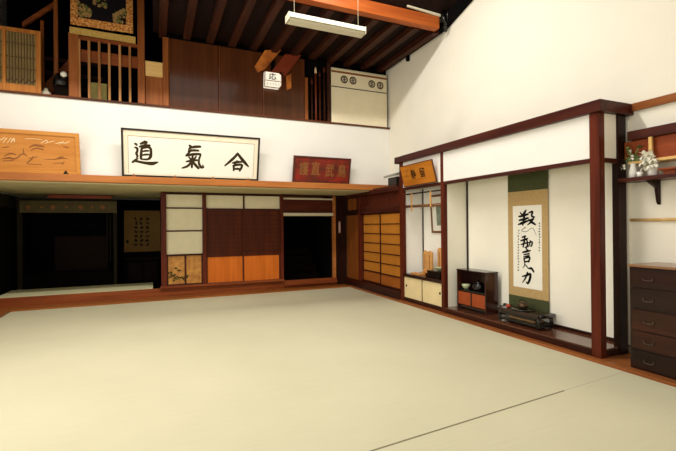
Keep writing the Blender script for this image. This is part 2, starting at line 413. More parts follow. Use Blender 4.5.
# altar alcove with crested banner
YA = 10.55
def ya(x, y): p = onY(x, y, YA); return p.x, p.z
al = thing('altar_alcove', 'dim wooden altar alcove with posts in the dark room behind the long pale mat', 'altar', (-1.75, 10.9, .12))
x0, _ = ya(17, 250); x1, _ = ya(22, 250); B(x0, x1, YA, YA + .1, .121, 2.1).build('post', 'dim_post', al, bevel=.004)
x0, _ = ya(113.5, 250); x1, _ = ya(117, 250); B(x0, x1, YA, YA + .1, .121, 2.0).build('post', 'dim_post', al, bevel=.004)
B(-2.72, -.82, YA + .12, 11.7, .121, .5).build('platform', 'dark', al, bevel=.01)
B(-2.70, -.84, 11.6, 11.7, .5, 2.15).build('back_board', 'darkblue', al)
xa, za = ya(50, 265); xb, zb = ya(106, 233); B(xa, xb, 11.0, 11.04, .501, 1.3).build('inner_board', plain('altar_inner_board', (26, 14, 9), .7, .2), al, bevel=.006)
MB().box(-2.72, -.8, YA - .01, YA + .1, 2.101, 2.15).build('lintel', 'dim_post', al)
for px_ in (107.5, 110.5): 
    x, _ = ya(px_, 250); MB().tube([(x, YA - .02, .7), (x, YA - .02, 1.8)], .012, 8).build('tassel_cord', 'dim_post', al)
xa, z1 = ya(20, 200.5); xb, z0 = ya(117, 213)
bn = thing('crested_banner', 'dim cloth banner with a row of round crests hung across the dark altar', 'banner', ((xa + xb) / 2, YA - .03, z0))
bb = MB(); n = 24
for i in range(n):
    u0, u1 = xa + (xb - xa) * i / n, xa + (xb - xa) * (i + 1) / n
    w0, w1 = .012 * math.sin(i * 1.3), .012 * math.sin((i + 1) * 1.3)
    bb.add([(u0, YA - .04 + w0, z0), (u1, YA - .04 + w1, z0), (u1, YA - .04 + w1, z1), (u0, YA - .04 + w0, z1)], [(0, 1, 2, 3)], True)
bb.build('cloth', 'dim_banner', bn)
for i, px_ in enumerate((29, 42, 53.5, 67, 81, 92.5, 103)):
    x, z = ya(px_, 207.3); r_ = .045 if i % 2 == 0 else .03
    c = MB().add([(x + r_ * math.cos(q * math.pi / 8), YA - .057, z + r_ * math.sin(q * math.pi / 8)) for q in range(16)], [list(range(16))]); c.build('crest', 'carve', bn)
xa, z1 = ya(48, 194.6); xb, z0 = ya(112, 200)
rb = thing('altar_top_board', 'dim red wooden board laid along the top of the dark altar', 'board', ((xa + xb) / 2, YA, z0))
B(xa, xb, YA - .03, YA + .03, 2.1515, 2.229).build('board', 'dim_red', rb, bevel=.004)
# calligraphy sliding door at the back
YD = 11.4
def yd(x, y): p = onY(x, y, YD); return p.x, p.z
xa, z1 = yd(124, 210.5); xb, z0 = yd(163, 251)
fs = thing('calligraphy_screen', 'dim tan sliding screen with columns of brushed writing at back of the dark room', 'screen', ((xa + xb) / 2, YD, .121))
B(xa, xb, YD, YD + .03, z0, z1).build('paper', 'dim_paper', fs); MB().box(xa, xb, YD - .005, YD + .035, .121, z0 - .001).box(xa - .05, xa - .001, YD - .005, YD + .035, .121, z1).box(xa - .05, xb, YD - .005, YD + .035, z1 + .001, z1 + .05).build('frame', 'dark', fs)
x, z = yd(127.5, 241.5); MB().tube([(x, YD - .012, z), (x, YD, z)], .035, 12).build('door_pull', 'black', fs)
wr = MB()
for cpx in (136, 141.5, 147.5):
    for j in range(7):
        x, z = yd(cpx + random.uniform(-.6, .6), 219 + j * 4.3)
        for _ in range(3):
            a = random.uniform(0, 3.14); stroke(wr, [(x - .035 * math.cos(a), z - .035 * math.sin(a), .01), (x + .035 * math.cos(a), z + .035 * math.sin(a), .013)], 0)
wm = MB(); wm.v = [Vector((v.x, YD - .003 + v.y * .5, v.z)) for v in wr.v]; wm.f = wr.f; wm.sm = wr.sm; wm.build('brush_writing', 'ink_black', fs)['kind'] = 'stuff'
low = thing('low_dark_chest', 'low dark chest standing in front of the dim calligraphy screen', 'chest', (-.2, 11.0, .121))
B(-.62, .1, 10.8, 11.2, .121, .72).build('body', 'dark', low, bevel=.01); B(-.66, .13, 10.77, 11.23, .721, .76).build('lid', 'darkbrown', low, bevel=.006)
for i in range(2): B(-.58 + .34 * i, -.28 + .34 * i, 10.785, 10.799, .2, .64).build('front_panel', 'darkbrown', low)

# ---------------- lower right wall (sliding paper doors)
trim(B(4.40, 4.56, 6.845, 9.27, 2.17, 2.262), 'beam_y')
trim(B(4.424, 4.54, 6.845, 9.27, .031, .2), 'toko_front')
trim(B(4.44, 4.55, 8.51, 8.62, .201, 2.169), 'post')
trim(B(4.43, 4.54, 6.845, 8.509, 1.765, 1.925), 'beam_y')
trim(B(4.50, 4.53, 6.845, 8.509, 1.926, 2.169), 'transom_dark')
d4 = SE('door_4', (4.48, 8.94, .2))
B(4.46, 4.49, 8.622, 9.268, .201, 1.74).build('door_panel', 'door_brown', d4)
B(4.445, 4.5, 8.622, 9.268, 1.741, 1.86).build('lintel', 'post_dark', d4)
B(4.465, 4.49, 8.7, 9.2, 1.87, 2.15).build('upper_panel', 'door_brown', d4)
MB().box(4.455, 4.5, 8.622, 8.699, 1.861, 2.168).box(4.455, 4.5, 9.201, 9.268, 1.861, 2.168).build('upper_frame', 'post_dark', d4)
for i, (y0, y1, xo) in enumerate(((6.847, 7.66, 4.465), (7.63, 8.508, 4.50))):
    d = SE('door_%d' % (5 + i), (xo, (y0 + y1) / 2, .205))
    z0, z1 = .205, 1.76
    fr = MB().box(xo, xo + .03, y0, y0 + .03, z0, z1).box(xo, xo + .03, y1 - .03, y1, z0, z1).box(xo, xo + .03, y0, y1, z0, z0 + .03).box(xo, xo + .03, y0, y1, z1 - .03, z1).box(xo, xo + .03, y0, y1, .44, .47)
    fr.build('frame', 'frame_dark', d, bevel=.003)
    la = MB()
    for j in range(1, 6): zz = .47 + (1.73 - .47) * j / 6; la.box(xo + .004, xo + .02, y0 + .03, y1 - .03, zz - .009, zz + .009)
    la.build('lattice', 'frame_dark', d)
    B(xo + .02, xo + .024, y0 + .03, y1 - .03, .47, 1.73).build('paper', 'shoji', d)
    B(xo + .012, xo + .022, y0 + .03, y1 - .03, .235, .44).build('lower_panel', 'shoji_low', d)
# thermometer strip on the dark corner post
th = thing('wall_thermometer', 'small pale strip thermometer hung on the dark corner post', 'thermometer', (4.3, 9.26, 1.5))
a = onY(338.6, 221.5, 9.26); b_ = onY(340.6, 233, 9.26)
B(a.x, b_.x, 9.255, 9.2695, b_.z, a.z).build('plate', 'pink', th, bevel=.003); B((a.x + b_.x) / 2 - .005, (a.x + b_.x) / 2 + .005, 9.25, 9.2545, b_.z + .03, a.z - .03).build('glass_tube', 'white_ceramic', th)

# ================================================================== ALCOVE
YN = 2.93
tk = thing('display_alcove', 'long raised display alcove with dark red posts and cap beam on the white wall', 'alcove', (4.7, 4.9, .03))
B(4.40, 4.968, 2.885, 6.95, 2.705, 2.83).build('cap_beam', 'beam_y', tk, bevel=.006)
B(4.444, 4.535, YN, 3.04, .031, 2.704).build('post', 'post', tk, bevel=.005)
B(4.76, 4.90, YN, 3.0, .031, 2.704).build('post', 'post_dark', tk, bevel=.005)
B(4.444, 4.52, 5.515, 5.595, .031, 2.215).build('post', 'post', tk, bevel=.005)
B(4.444, 4.50, 5.535, 5.595, 2.216, 2.704).build('upper_post', 'post', tk, bevel=.005)
B(4.444, 4.52, 6.735, 6.843, .031, 2.704).build('post', 'post', tk, bevel=.005)
B(4.445, 4.52, 3.041, 5.514, 2.165, 2.215).build('lintel', 'beam_y', tk, bevel=.004)
B(4.445, 4.52, 5.596, 6.734, 2.165, 2.215).build('lintel', 'beam_y', tk, bevel=.004)
B(4.536, 4.90, 2.94, 2.99, 2.165, 2.215).build('side_lintel', 'beam_y', tk, bevel=.004)
B(4.46, 4.50, 3.041, 5.534, 2.2155, 2.704).build('upper_panel', 'plaster', tk)
B(4.46, 4.50, 5.596, 6.734, 2.2155, 2.704).build('upper_panel', 'plaster', tk)
B(4.536, 4.90, 2.95, 2.98, 2.2155, 2.704).build('side_panel', 'alcove_plaster', tk)
B(4.521, 4.968, 5.515, 5.57, .12, 2.704).build('partition', 'alcove_plaster', tk)
B(4.521, 4.968, 6.76, 6.84, .031, 2.704).build('end_panel', 'niche_plaster', tk)
B(4.52, 4.95, 2.99, 5.514, 2.66, 2.70).build('inner_ceiling', 'alcove_plaster', tk)
B(4.942, 4.968, 2.93, 5.514, .1205, 2.659).build('back_panel', 'alcove_plaster', tk)
B(4.935, 4.968, 5.571, 6.759, .5, 2.6).build('back_panel', 'niche_plaster', tk)
B(4.92, 4.9415, 5.49, 5.514, .121, 2.65).build('corner_strip', 'black_frame', tk)
B(4.92, 4.9345, 6.735, 6.759, .6, 2.2).build('corner_strip', 'black_frame', tk)
B(4.448, 4.968, 2.945, 5.514, .105, .12).build('floor_board', 'toko_floor', tk)
B(4.446, 4.50, 3.041, 5.514, .031, .104).build('front_sill', 'toko_front', tk, bevel=.004)
B(4.54, 4.759, 2.94, 2.99, .031, .104).build('side_sill', 'toko_front', tk, bevel=.004)
B(4.915, 4.9415, 3.0, 5.489, .1205, .155).build('baseboard', 'post_dark', tk)
B(4.40, 4.968, 2.875, 6.84, .0, .0305).build('plinth', 'border_y', tk, bevel=.003)
# niche cupboard
nc = thing('low_cupboard', 'low built-in cupboard with two cream doors in the narrow niche', 'cupboard', (4.7, 6.13, .031))
B(4.444, 4.93, 5.596, 6.733, .50, .56).build('top_board', 'lacquer', nc, bevel=.003)
MB().box(4.46, 4.93, 5.596, 6.733, .031, .10).build('plinth', 'toko_front', nc)
B(4.49, 4.93, 5.6, 6.73, .10, .499).build('carcass', 'niche_paper', nc)
for y0, y1, hy in ((6.17, 6.73, 6.66), (5.6, 6.155, 5.66)):
    d = B(4.468, 4.488, y0, y1, .105, .497).build('door', 'niche_paper', nc, bevel=.002)
    MB().tube([(4.463, hy, .33), (4.469, hy, .33)], .022, 14).build('finger_pull', 'black', d)
B(4.462, 4.4895, 6.1555, 6.1695, .105, .497).build('centre_stile', 'frame_dark', nc)
# hanging rod in the niche
za = onX(407, 199.5, 4.5); zb = onX(407, 206.5, 4.5)
hr = thing('hanging_rod', 'brown bamboo rod hung by tan straps across the top of the narrow niche', 'rod', (4.52, 6.13, zb.z))
MB().tube([(4.53, 5.597, zb.z - .015), (4.53, 6.734, zb.z)], .026, 12).build('rod', 'bamboo', hr)
B(4.525, 4.535, 5.597, 6.734, 2.075, 2.10).build('upper_rail', 'black_frame', hr)
for px_ in (411.5, 430.5):
    p = onX(px_, 205, 4.5)
    MB().box(4.50, 4.504, p.y - .022, p.y + .022, p.z - .12 if px_ < 420 else p.z - .03, 2.09).box(4.50, 4.56, p.y - .022, p.y + .022, p.z - .035, p.z - .03).build('strap', 'strap', hr)
# framed picture in niche
fp = thing('framed_picture', 'pale wood framed picture with green-grey wash hung in the narrow niche', 'picture', (4.915, 6.13, 1.36), (R(3), 0, R(-90)))
for a in (((-.31, .31), (-.02, .02)), ((-.31, .31), (.66, .70)), ((-.31, -.27), (.02, .66)), ((.27, .31), (.02, .66))):
    B(a[0][0], a[0][1], -.02, 0, a[1][0], a[1][1]).build('frame_bar', 'bamboo', fp, local=True, bevel=.003)
B(-.27, .27, -.008, -.002, .02, .66).build('mount', 'white_paper', fp, local=True)
B(-.15, .17, -.0095, -.0081, .12, .54).build('print', 'picture', fp, local=True)
# things on niche shelf
def nb(x, y, X): return onX(x, y, X)
for i, (xa, xb, yt, yb_, X) in enumerate(((424, 427.5, 250, 268, 4.72), (428, 432.8, 250.5, 268, 4.72), (438.2, 442, 247.5, 262, 4.8))):
    a = nb(xa, yt, X); b_ = nb(xb, yt, X)
    t = thing('wooden_tablet', ['slim upright golden wooden tablet next to niche corner line', 'wider upright golden wooden tablet beside the slim one in the niche', 'upright golden tablet half hidden by the post in the niche'][i], 'tablet', (X, (a.y + b_.y) / 2, .561), group='wooden tablets on the niche shelf')
    zt = a.z
    MB().prism([(X - .02, a.y, .62), (X - .02, b_.y, .62), (X - .02, b_.y, zt - .03), (X - .02, (a.y + b_.y) / 2, zt), (X - .02, a.y, zt - .03)], (.03, 0, 0)).build('board', 'strap', t, bevel=.003)
    B(X - .05, X + .05, max(a.y, b_.y), min(a.y, b_.y), .561, .619).build('foot', 'plaque', t, bevel=.004)
    B(X - .0225, X - .0205, (a.y + b_.y) / 2 - .008, (a.y + b_.y) / 2 + .008, .68, zt - .08).build('writing_line', 'carve', t)
for i, (w, z0, z1) in enumerate(((.2, .561, .625), (.17, .626, .68))):
    t = thing('lacquer_box', ['wide black lacquer box at the bottom of the niche pile', 'smaller black lacquer box lying on the wide one in the niche'][i], 'box', (4.6, 5.9, z0), group='black lacquer boxes in the niche')
    B(4.52 + .01 * i, 4.68, 5.93 - w, 5.93 + w, z0, z0 + (z1 - z0) * .65).build('body', 'black', t, bevel=.005); B(4.515 + .01 * i, 4.685, 5.925 - w, 5.935 + w, z0 + (z1 - z0) * .66, z1).build('lid', 'black', t, bevel=.006)
t = MB().lathe([(.03, 0), (.05, .01), (.10, .06), (.105, .062), (.095, .058), (.04, .016), (.0, .014)], (4.62, 5.86, .681), 20).build('green_bowl', 'greenish', label='pale green bowl on top of the black boxes in the niche', cat='bowl')
t = thing('flat_tray', 'flat golden wooden tray at the far end of the niche shelf', 'tray', (4.58, 6.45, .561))
B(4.52, 4.64, 6.3, 6.6, .561, .569).build('base', 'plaque', t)
MB().box(4.52, 4.528, 6.3, 6.6, .5695, .585).box(4.632, 4.64, 6.3, 6.6, .5695, .585).box(4.5285, 4.6315, 6.3, 6.308, .5695, .585).box(4.5285, 4.6315, 6.592, 6.6, .5695, .585).build('rim', 'strap', t)

# hanging scroll ------------------------------------------------------
XS = 4.92
sc = thing('hanging_scroll', 'tall hanging scroll of bold black brush writing mounted on tan and green cloth', 'scroll', (XS, 4.27, .30), (0, 0, R(-90)))
def sx(Y): return 4.27 - Y
Wl, Wr = -.345, .33
B(Wl, Wr, -.006, 0, 1.672, 2.0).build('green_top', 'green_silk', sc, local=True)
B(Wl, Wr, -.006, 0, .145, 1.6715).build('tan_mount', 'tan_silk', sc, local=True)
B(Wl, Wr, -.006, 0, -.02, .1445).build('green_bottom', 'green_silk', sc, local=True)
B(-.255, .235, -.0075, -.0061, .275, 1.46).build('writing_paper', 'white_paper', sc, local=True)
MB().tube([(Wl - .06, -.012, -.03), (Wr + .07, -.012, -.03)], .018, 12).build('roller', 'green_silk', sc, local=True)
MB().tube([(Wr + .03, -.012, -.03), (Wr + .085, -.012, -.03)], .026, 12).build('roller_end', 'black', sc, local=True)
MB().tube([(Wl - .085, -.012, -.03), (Wl - .03, -.012, -.03)], .026, 12).build('roller_end', 'black', sc, local=True)
Z5 = lambda x, y: (505 + x / 4.3, 195 + y / 4.3)
def sp(x, y): return loc_px(sc, *Z5(x, y), .0075)
def sstroke(g, pts, k=.0042):
    stroke(g, [(*sp(x, y), w * k) for x, y, w in pts], .009)
def schar(*strokes, glyphs=()):
    g = MB()
    for ch_, x, y, w, h, bd in glyphs:
        a = sp(x, y); glyph(g, ch_, a[0], a[1], w, h, .009, bd, .12)
    for st_ in strokes: sstroke(g, st_)
    g.build('character', 'ink_black', sc, local=True)
schar([(90, 66, 3), (82, 80, 4.5), (68, 94, 2)], [(60, 93, 3), (80, 88, 4.5), (100, 82, 3)], [(62, 109, 3), (82, 104, 4.5), (100, 99, 3)], [(57, 127, 2), (76, 120, 5), (98, 111, 3)], [(83, 74, 3.5), (82, 100, 4.5), (77, 128, 3)], [(66, 76, 2.5), (73, 84, 3)],
      [(104, 76, 2.5), (118, 72, 4), (115, 90, 3.5), (126, 95, 3)], [(101, 111, 2.5), (122, 103, 4)], [(121, 104, 3.5), (110, 118, 3.5), (97, 129, 1.5)], [(103, 106, 3), (116, 117, 4.5), (131, 127, 3)])
schar([(90, 138, 1.2), (72, 152, 1), (92, 158, .8), (118, 142, .8), (135, 172, .6)])
schar([(74, 182, 2.5), (88, 177, 3.5)], [(68, 197, 2.5), (84, 192, 4), (98, 187, 2.5)], [(85, 179, 3), (83, 200, 4), (78, 224, 2.5)], [(92, 188, 2.5), (97, 206, 3.5), (95, 222, 3.5), (86, 225, 2)], [(70, 213, 2.5), (84, 208, 3), (95, 206, 2.5)],
      [(101, 205, 2), (117, 202, 3), (114, 219, 2.8), (108, 219, 1.5)], [(109, 196, 2.2), (107, 210, 2.5), (100, 224, 1.2)])
schar([(91, 230, 2.5), (98, 238, 3.2)], [(76, 247, 2.5), (92, 243, 4), (109, 239, 2.5)], [(81, 257, 2), (104, 252, 3)], [(81, 265, 2), (104, 261, 3)], [(82, 272, 3), (85, 289, 3)], [(82, 273, 2.5), (106, 268, 3.5), (102, 287, 3)], [(84, 287, 2.5), (104, 285, 3)])
schar([(86, 290, 2.2), (84, 304, 1.8), (76, 314, .8)], [(86, 298, 1.4), (97, 311, 2.4)])
schar([(100, 316, 2), (114, 316, 4.4), (124, 330, 3.2)], [(74, 350, 2), (92, 346, 3.8), (109, 340, 4.2), (107, 362, 4.8), (98, 380, 3.6), (91, 373, 1.2)], [(97, 334, 3.6), (88, 358, 3), (75, 377, 1.2)])
for col, y0, y1, n in ((149, 122, 250, 11), (58, 152, 335, 15)):
    g = MB()
    for j in range(n):
        y = y0 + (y1 - y0) * j / n; x = col + random.uniform(-1.5, 1.5)
        for _ in range(3):
            a_ = random.uniform(-.5, 2.2); dx, dy = 3.2 * math.cos(a_), 3.2 * math.sin(a_)
            sstroke(g, [(x - dx, y - dy, .6), (x + dx, y + dy, .9)])
    g.build('small_writing_column', 'ink_black', sc, local=True)['kind'] = 'stuff'

# tea cabinet ---------------------------------------------------------
tc_ = thing('tea_cabinet', 'dark lacquer cabinet with open shelf and two orange doors in the alcove', 'cabinet', (4.74, 5.09, .1205))
y0, y1, z0, z1, xf, xb = 4.77, 5.41, .1205, .745, 4.615, 4.86
B(xf, xb, y0, y0 + .022, z0, z1).build('side_board', 'lacquer_side', tc_, bevel=.003); B(xf, xb, y1 - .022, y1, z0, z1).build('side_board', 'lacquer_side', tc_, bevel=.003)
B(xf - .005, xb + .005, y0 - .006, y1 + .006, z1 + .0005, z1 + .02).build('top_board', 'lacquer', tc_, bevel=.004)
B(xb - .012, xb, y0 + .0225, y1 - .0225, z0 + .05, z1).build('back_board', 'lacquer', tc_)
B(xf, xb - .0125, y0 + .0225, y1 - .0225, .42, .445).build('shelf', 'black', tc_); B(xf, xb - .0125, y0 + .0225, y1 - .0225, .16, .19).build('bottom_board', 'lacquer', tc_)
B(xf + .004, xf + .02, 5.08, 5.10, .1905, .4195).build('centre_stile', 'black', tc_)
for a_, b_ in ((4.795, 5.075), (5.105, 5.385)): B(xf + .006, xf + .018, a_, b_, .2, .405).build('door', 'orange_panel', tc_, bevel=.002)
B(xf + .004, xf + .016, y0 + .0225, y1 - .0225, z0, .158).build('plinth', 'black', tc_)
t = MB().lathe([(.025, 0), (.035, .006), (.062, .05), (.066, .075), (.06, .074), (.03, .012), (0, .01)], (4.69, 5.28, .4455), 20).build('tea_bowl', 'greenish', label='pale green tea bowl on the open cabinet shelf', cat='bowl')
t = thing('tea_caddy', 'black round lidded tea jar on the open cabinet shelf', 'jar', (4.72, 5.02, .4455))
MB().lathe([(.05, 0), (.085, .01), (.1, .06), (.09, .11), (.06, .125)], (4.72, 5.02, .4455), 20).build('body', 'black', t); MB().lathe([(.062, .126), (.06, .14), (.02, .15), (.015, .165), (0, .17)], (4.72, 5.02, .4455), 20).build('lid', 'black', t)

# low table with pot ----------------------------------------------------
tb_ = thing('low_table', 'low dark lacquer table with scrolled legs standing before the hanging scroll', 'table', (4.69, 4.14, .1205))
B(4.55, 4.83, 3.79, 4.49, .262, .31).build('top_board', 'lacquer', tb_, bevel=.006)
for i in (0, 1): MB().tube([(4.55, 3.79 if i == 0 else 4.49, .296), (4.83, 3.79 if i == 0 else 4.49, .296)], .022, 12).build('rolled_edge', 'black', tb_)
B(4.56, 4.82, 3.80, 4.48, .145, .183).build('lower_shelf', 'black', tb_, bevel=.003)
MB().box(4.56, 4.575, 3.83, 4.45, .235, .2615).build('apron', 'black', tb_)
for sx_ in (4.575, 4.805):
    for sy in (3.83, 4.45):
        o = .02 if sy > 4 else -.02
        MB().tube([(sx_, sy - o, .2615), (sx_, sy + o * .6, .24), (sx_, sy + o, .2), (sx_, sy - o * .3, .165), (sx_, sy - o * .6, .14), (sx_, sy + o * .5, .1345)], [.026, .026, .024, .02, .018, .0135], 10).build('leg', 'black', tb_)
t = MB().box(4.60, 4.78, 3.9, 4.33, .1835, .215).build('folded_papers', plain('dim_paper_bundle', (150, 118, 84), .8, .2, 12), bevel=.01, label='pale folded papers on the lower shelf of the low table', cat='papers')
t = MB().lathe([(.0, 0), (.14, 0), (.155, .012), (.15, .016), (0, .01)], (4.69, 4.16, .3105), 24).build('round_tray', 'black', label='round black tray under the bronze pot on the low table', cat='tray')
pt = thing('tea_pot', 'small bronze pot with arched handle and spout on the low table', 'pot', (4.71, 4.18, .3275))
MB().lathe([(.035, .0), (.058, .01), (.072, .036), (.066, .06), (.042, .074)], (4.71, 4.18, .327), 24).build('body', 'bronze', pt)
MB().lathe([(.043, .0745), (.037, .082), (.012, .087), (.01, .098), (0, .101)], (4.71, 4.18, .327), 20).build('lid', 'bronze', pt)
MB().tube([(4.71, 4.235, .395)] + [(4.71, 4.18 + .06 * math.cos(q * math.pi / 8), .393 + .06 * math.sin(q * math.pi / 8)) for q in range(1, 8)] + [(4.71, 4.125, .395)], .005, 8).build('handle', 'black', pt)
MB().tube([(4.70, 4.12, .36), (4.69, 4.09, .375), (4.685, 4.075, .395)], [.015, .010, .008], 10).build('spout', 'bronze', pt)
t = MB().lathe([(.012, 0), (.028, .01), (.032, .028), (.022, .044), (0, .048)], (4.63, 4.36, .3105), 14).build('red_jar', 'straw', label='tiny red jar near the end of the low table', cat='jar')

# small signboard over niche ----------------------------------------------
sg = thing('small_signboard', 'small golden signboard with two black characters leaning above the narrow niche', 'signboard', (4.425, 6.14, 2.222), (R(15), 0, R(-90)))
B(-.475, .475, -.012, .008, .012, .385).build('board', 'sign_wood', sg, local=True, bevel=.003)
for a_ in ((-.487, .487, -.002, .0115), (-.487, .487, .3855, .398), (-.487, -.4755, .0118, .3853), (.4755, .487, .0118, .3853)):
    B(a_[0], a_[1], -.016, .01, a_[2], a_[3]).build('edge_strip', 'sign_edge', sg, local=True)
g = MB()
def sg_px(x, y): return loc_px(sg, 395 + x / 11.28, 155 + y / 11.28, .012)
a = sg_px(207, 215); glyph(g, '静', a[0], a[1], .14, .165, .014, .022); g.build('character', 'ink_black', sg, local=True); g = MB(); a = sg_px(307, 195); glyph(g, '留', a[0], a[1], .14, .165, .014, .022); g.build('character', 'ink_black', sg, local=True); g = MB()
for j in range(4):
    a = sg_px(135, 170 + j * 24); stroke(g, [(a[0] - .01, a[1], .004), (a[0] + .012, a[1] + .008, .004)], .014); stroke(g, [(a[0], a[1] - .01, .003), (a[0], a[1] + .01, .003)], .014)
g.build('small_writing_column', 'ink_black', sg, local=True)['kind'] = 'stuff'

# small dark box with plate on the ledge ----------------------------------
lb = thing('ledge_box', 'small dark box with pale grey slanted lid on ledge beside the alcove cap', 'box', (4.75, 7.4, 2.2955))
B(4.62, 4.9, 7.22, 7.55, 2.32, 2.50).build('body', 'black_frame', lb, bevel=.006)
MB().prism([(4.58, 7.66, 2.50), (4.58, 7.18, 2.515), (4.92, 7.18, 2.60), (4.92, 7.66, 2.585)], (0, 0, .05)).build('lid', 'grey', lb)
B(4.58, 4.92, 7.15, 7.7, 2.2955, 2.3195).build('base', 'black', lb)
trim(B(4.441, 4.968, 6.96, 7.884, 2.268, 2.295), 'beam_y')

# ================================================================== SIGNS ON BALCONY LEDGE
def sign_root(name, label, x, tilt, z=2.3885): return thing(name, label, 'signboard', (x, 7.925, z), (R(tilt), 0, 0))
aik = sign_root('framed_calligraphy', 'long white calligraphy in black frame with three large characters on the balcony ledge', .686, 14)
w2, h2 = 1.201, .83
for a_ in ((-w2, w2, 0, .034), (-w2, w2, h2 - .034, h2), (-w2, -w2 + .034, .0342, h2 - .0342), (w2 - .034, w2, .0342, h2 - .0342)):
    B(a_[0], a_[1], -.02, .012, a_[2], a_[3]).build('frame_bar', 'black_frame', aik, local=True, bevel=.003)
B(-w2 + .0342, w2 - .0342, -.006, .0, .0342, h2 - .0342).build('mount', 'cream_mat', aik, local=True)
B(-w2 + .11, w2 - .11, -.0085, -.0062, .06, h2 - .13).build('paper', 'white_paper', aik, local=True)
MB().box(-w2 + .104, w2 - .104, -.0078, -.0061, h2 - .13, h2 - .122).box(-w2 + .104, -w2 + .11, -.0078, -.0061, .06, h2 - .13).box(w2 - .11, w2 - .104, -.0078, -.0061, .06, h2 - .13).build('gold_line', 'gilt', aik, local=True)
def chars(root, name, strokes, ox, oy, s, ws, mat='ink', d=.0085):
    g = MB()
    for st_ in strokes:
        stroke(g, [(*loc_px(root, ox + x / s, oy + y / s, d), w * ws) for x, y, w in st_], d + .0012)
    g.build(name, mat, root, local=True)
W = .0036
MICHI = [[(138, 163, 4), (146, 168, 6), (152, 174, 4)], [(138, 190, 4), (152, 196, 6), (156, 212, 5), (149, 232, 6), (156, 252, 5), (148, 262, 3)],
         [(120, 292, 4), (140, 284, 6), (168, 290, 6), (210, 298, 7), (255, 302, 9), (285, 296, 6), (300, 292, 2)],
         [(176, 166, 4), (190, 160, 6), (214, 152, 6), (222, 158, 4)], [(204, 148, 5), (212, 166, 6), (204, 184, 5)], [(170, 186, 4), (200, 178, 6), (240, 176, 5)],
         [(186, 192, 5), (182, 225, 6), (180, 262, 6), (184, 272, 4)], [(188, 196, 5), (225, 188, 6), (246, 198, 6), (250, 225, 6), (246, 255, 7), (228, 272, 5), (186, 272, 4)],
         [(192, 218, 4), (214, 214, 5), (234, 214, 4)], [(190, 244, 4), (212, 240, 5), (236, 240, 4)], [(160, 268, 3), (140, 278, 5), (124, 292, 5)]]
KI = [[(66, 142, 5), (74, 152, 7), (60, 170, 4)], [(72, 158, 5), (100, 152, 7), (140, 150, 6)], [(58, 182, 4), (92, 176, 6), (128, 178, 5)], [(78, 172, 4), (62, 192, 5), (40, 212, 3)],
      [(42, 214, 4), (88, 204, 7), (132, 202, 6), (142, 208, 5), (132, 238, 5), (132, 268, 6), (146, 292, 7), (162, 292, 5), (156, 276, 2)],
      [(62, 222, 4), (74, 238, 5)], [(112, 218, 4), (98, 238, 5)], [(44, 254, 4), (80, 248, 7), (118, 244, 5)], [(88, 216, 5), (84, 250, 7), (82, 294, 5)],
      [(82, 252, 5), (54, 284, 6), (16, 298, 4)], [(88, 254, 5), (106, 276, 7), (128, 300, 6)]]
AI = [[(400, 198, 6), (384, 218, 7), (350, 250, 7), (312, 282, 4)], [(400, 198, 6), (424, 230, 8), (452, 264, 8), (474, 288, 4)],
      [(364, 264, 4), (392, 258, 7), (428, 256, 5)], [(396, 250, 5), (384, 268, 6), (372, 284, 4)], [(370, 282, 5), (374, 300, 6), (372, 314, 5)],
      [(372, 284, 5), (404, 276, 6), (430, 278, 6), (424, 300, 6), (414, 318, 5)], [(374, 306, 4), (396, 304, 6), (418, 306, 5)]]
chars(aik, 'character', MICHI, 115, 120, 6.94, W); chars(aik, 'character', KI, 180, 125, 6.94, W); chars(aik, 'character', AI, 180, 125, 6.94, W)
for px_ in (134, 175, 213, 248):
    x, _ = loc_px(aik, px_, 178, .02)
    MB().prism([(x - .045, -.03, -.0), (x + .045, -.03, -.0), (x, -.03, .055)], (0, .008, 0)).build('support_hook', 'carve', aik, local=True)

red = sign_root('red_signboard', 'dark red lacquer signboard with four worn gilt characters on the balcony ledge', 3.232, 12)
B(-.60, .60, -.008, .01, .035, .505).build('board', 'red_lacquer', red, local=True)
for a_ in ((-.642, .642, 0, .036), (-.642, .642, .504, .54), (-.642, -.6, .0362, .5038), (.6, .642, .0362, .5038)):
    B(a_[0], a_[1], -.022, .012, a_[2], a_[3]).build('frame_bar', 'red_frame', red, local=True, bevel=.004)
for i, ch in enumerate('護直武鳥'):
    px_, py_ = ((304, 168.6), (315.6, 168.4), (329.6, 170.6), (341.8, 171))[i]
    a = loc_px(red, px_, py_, .01); g = MB(); glyph(g, ch, a[0], a[1], .19, .26, .011, .02); g.build('character', 'gilt', red, local=True)
for px_ in (303, 339):
    x, _ = loc_px(red, px_, 182, .02); MB().prism([(x - .04, -.034, .0), (x + .04, -.034, .0), (x, -.034, .06)], (0, .008, 0)).build('support_hook', 'red_lacquer', red, local=True)

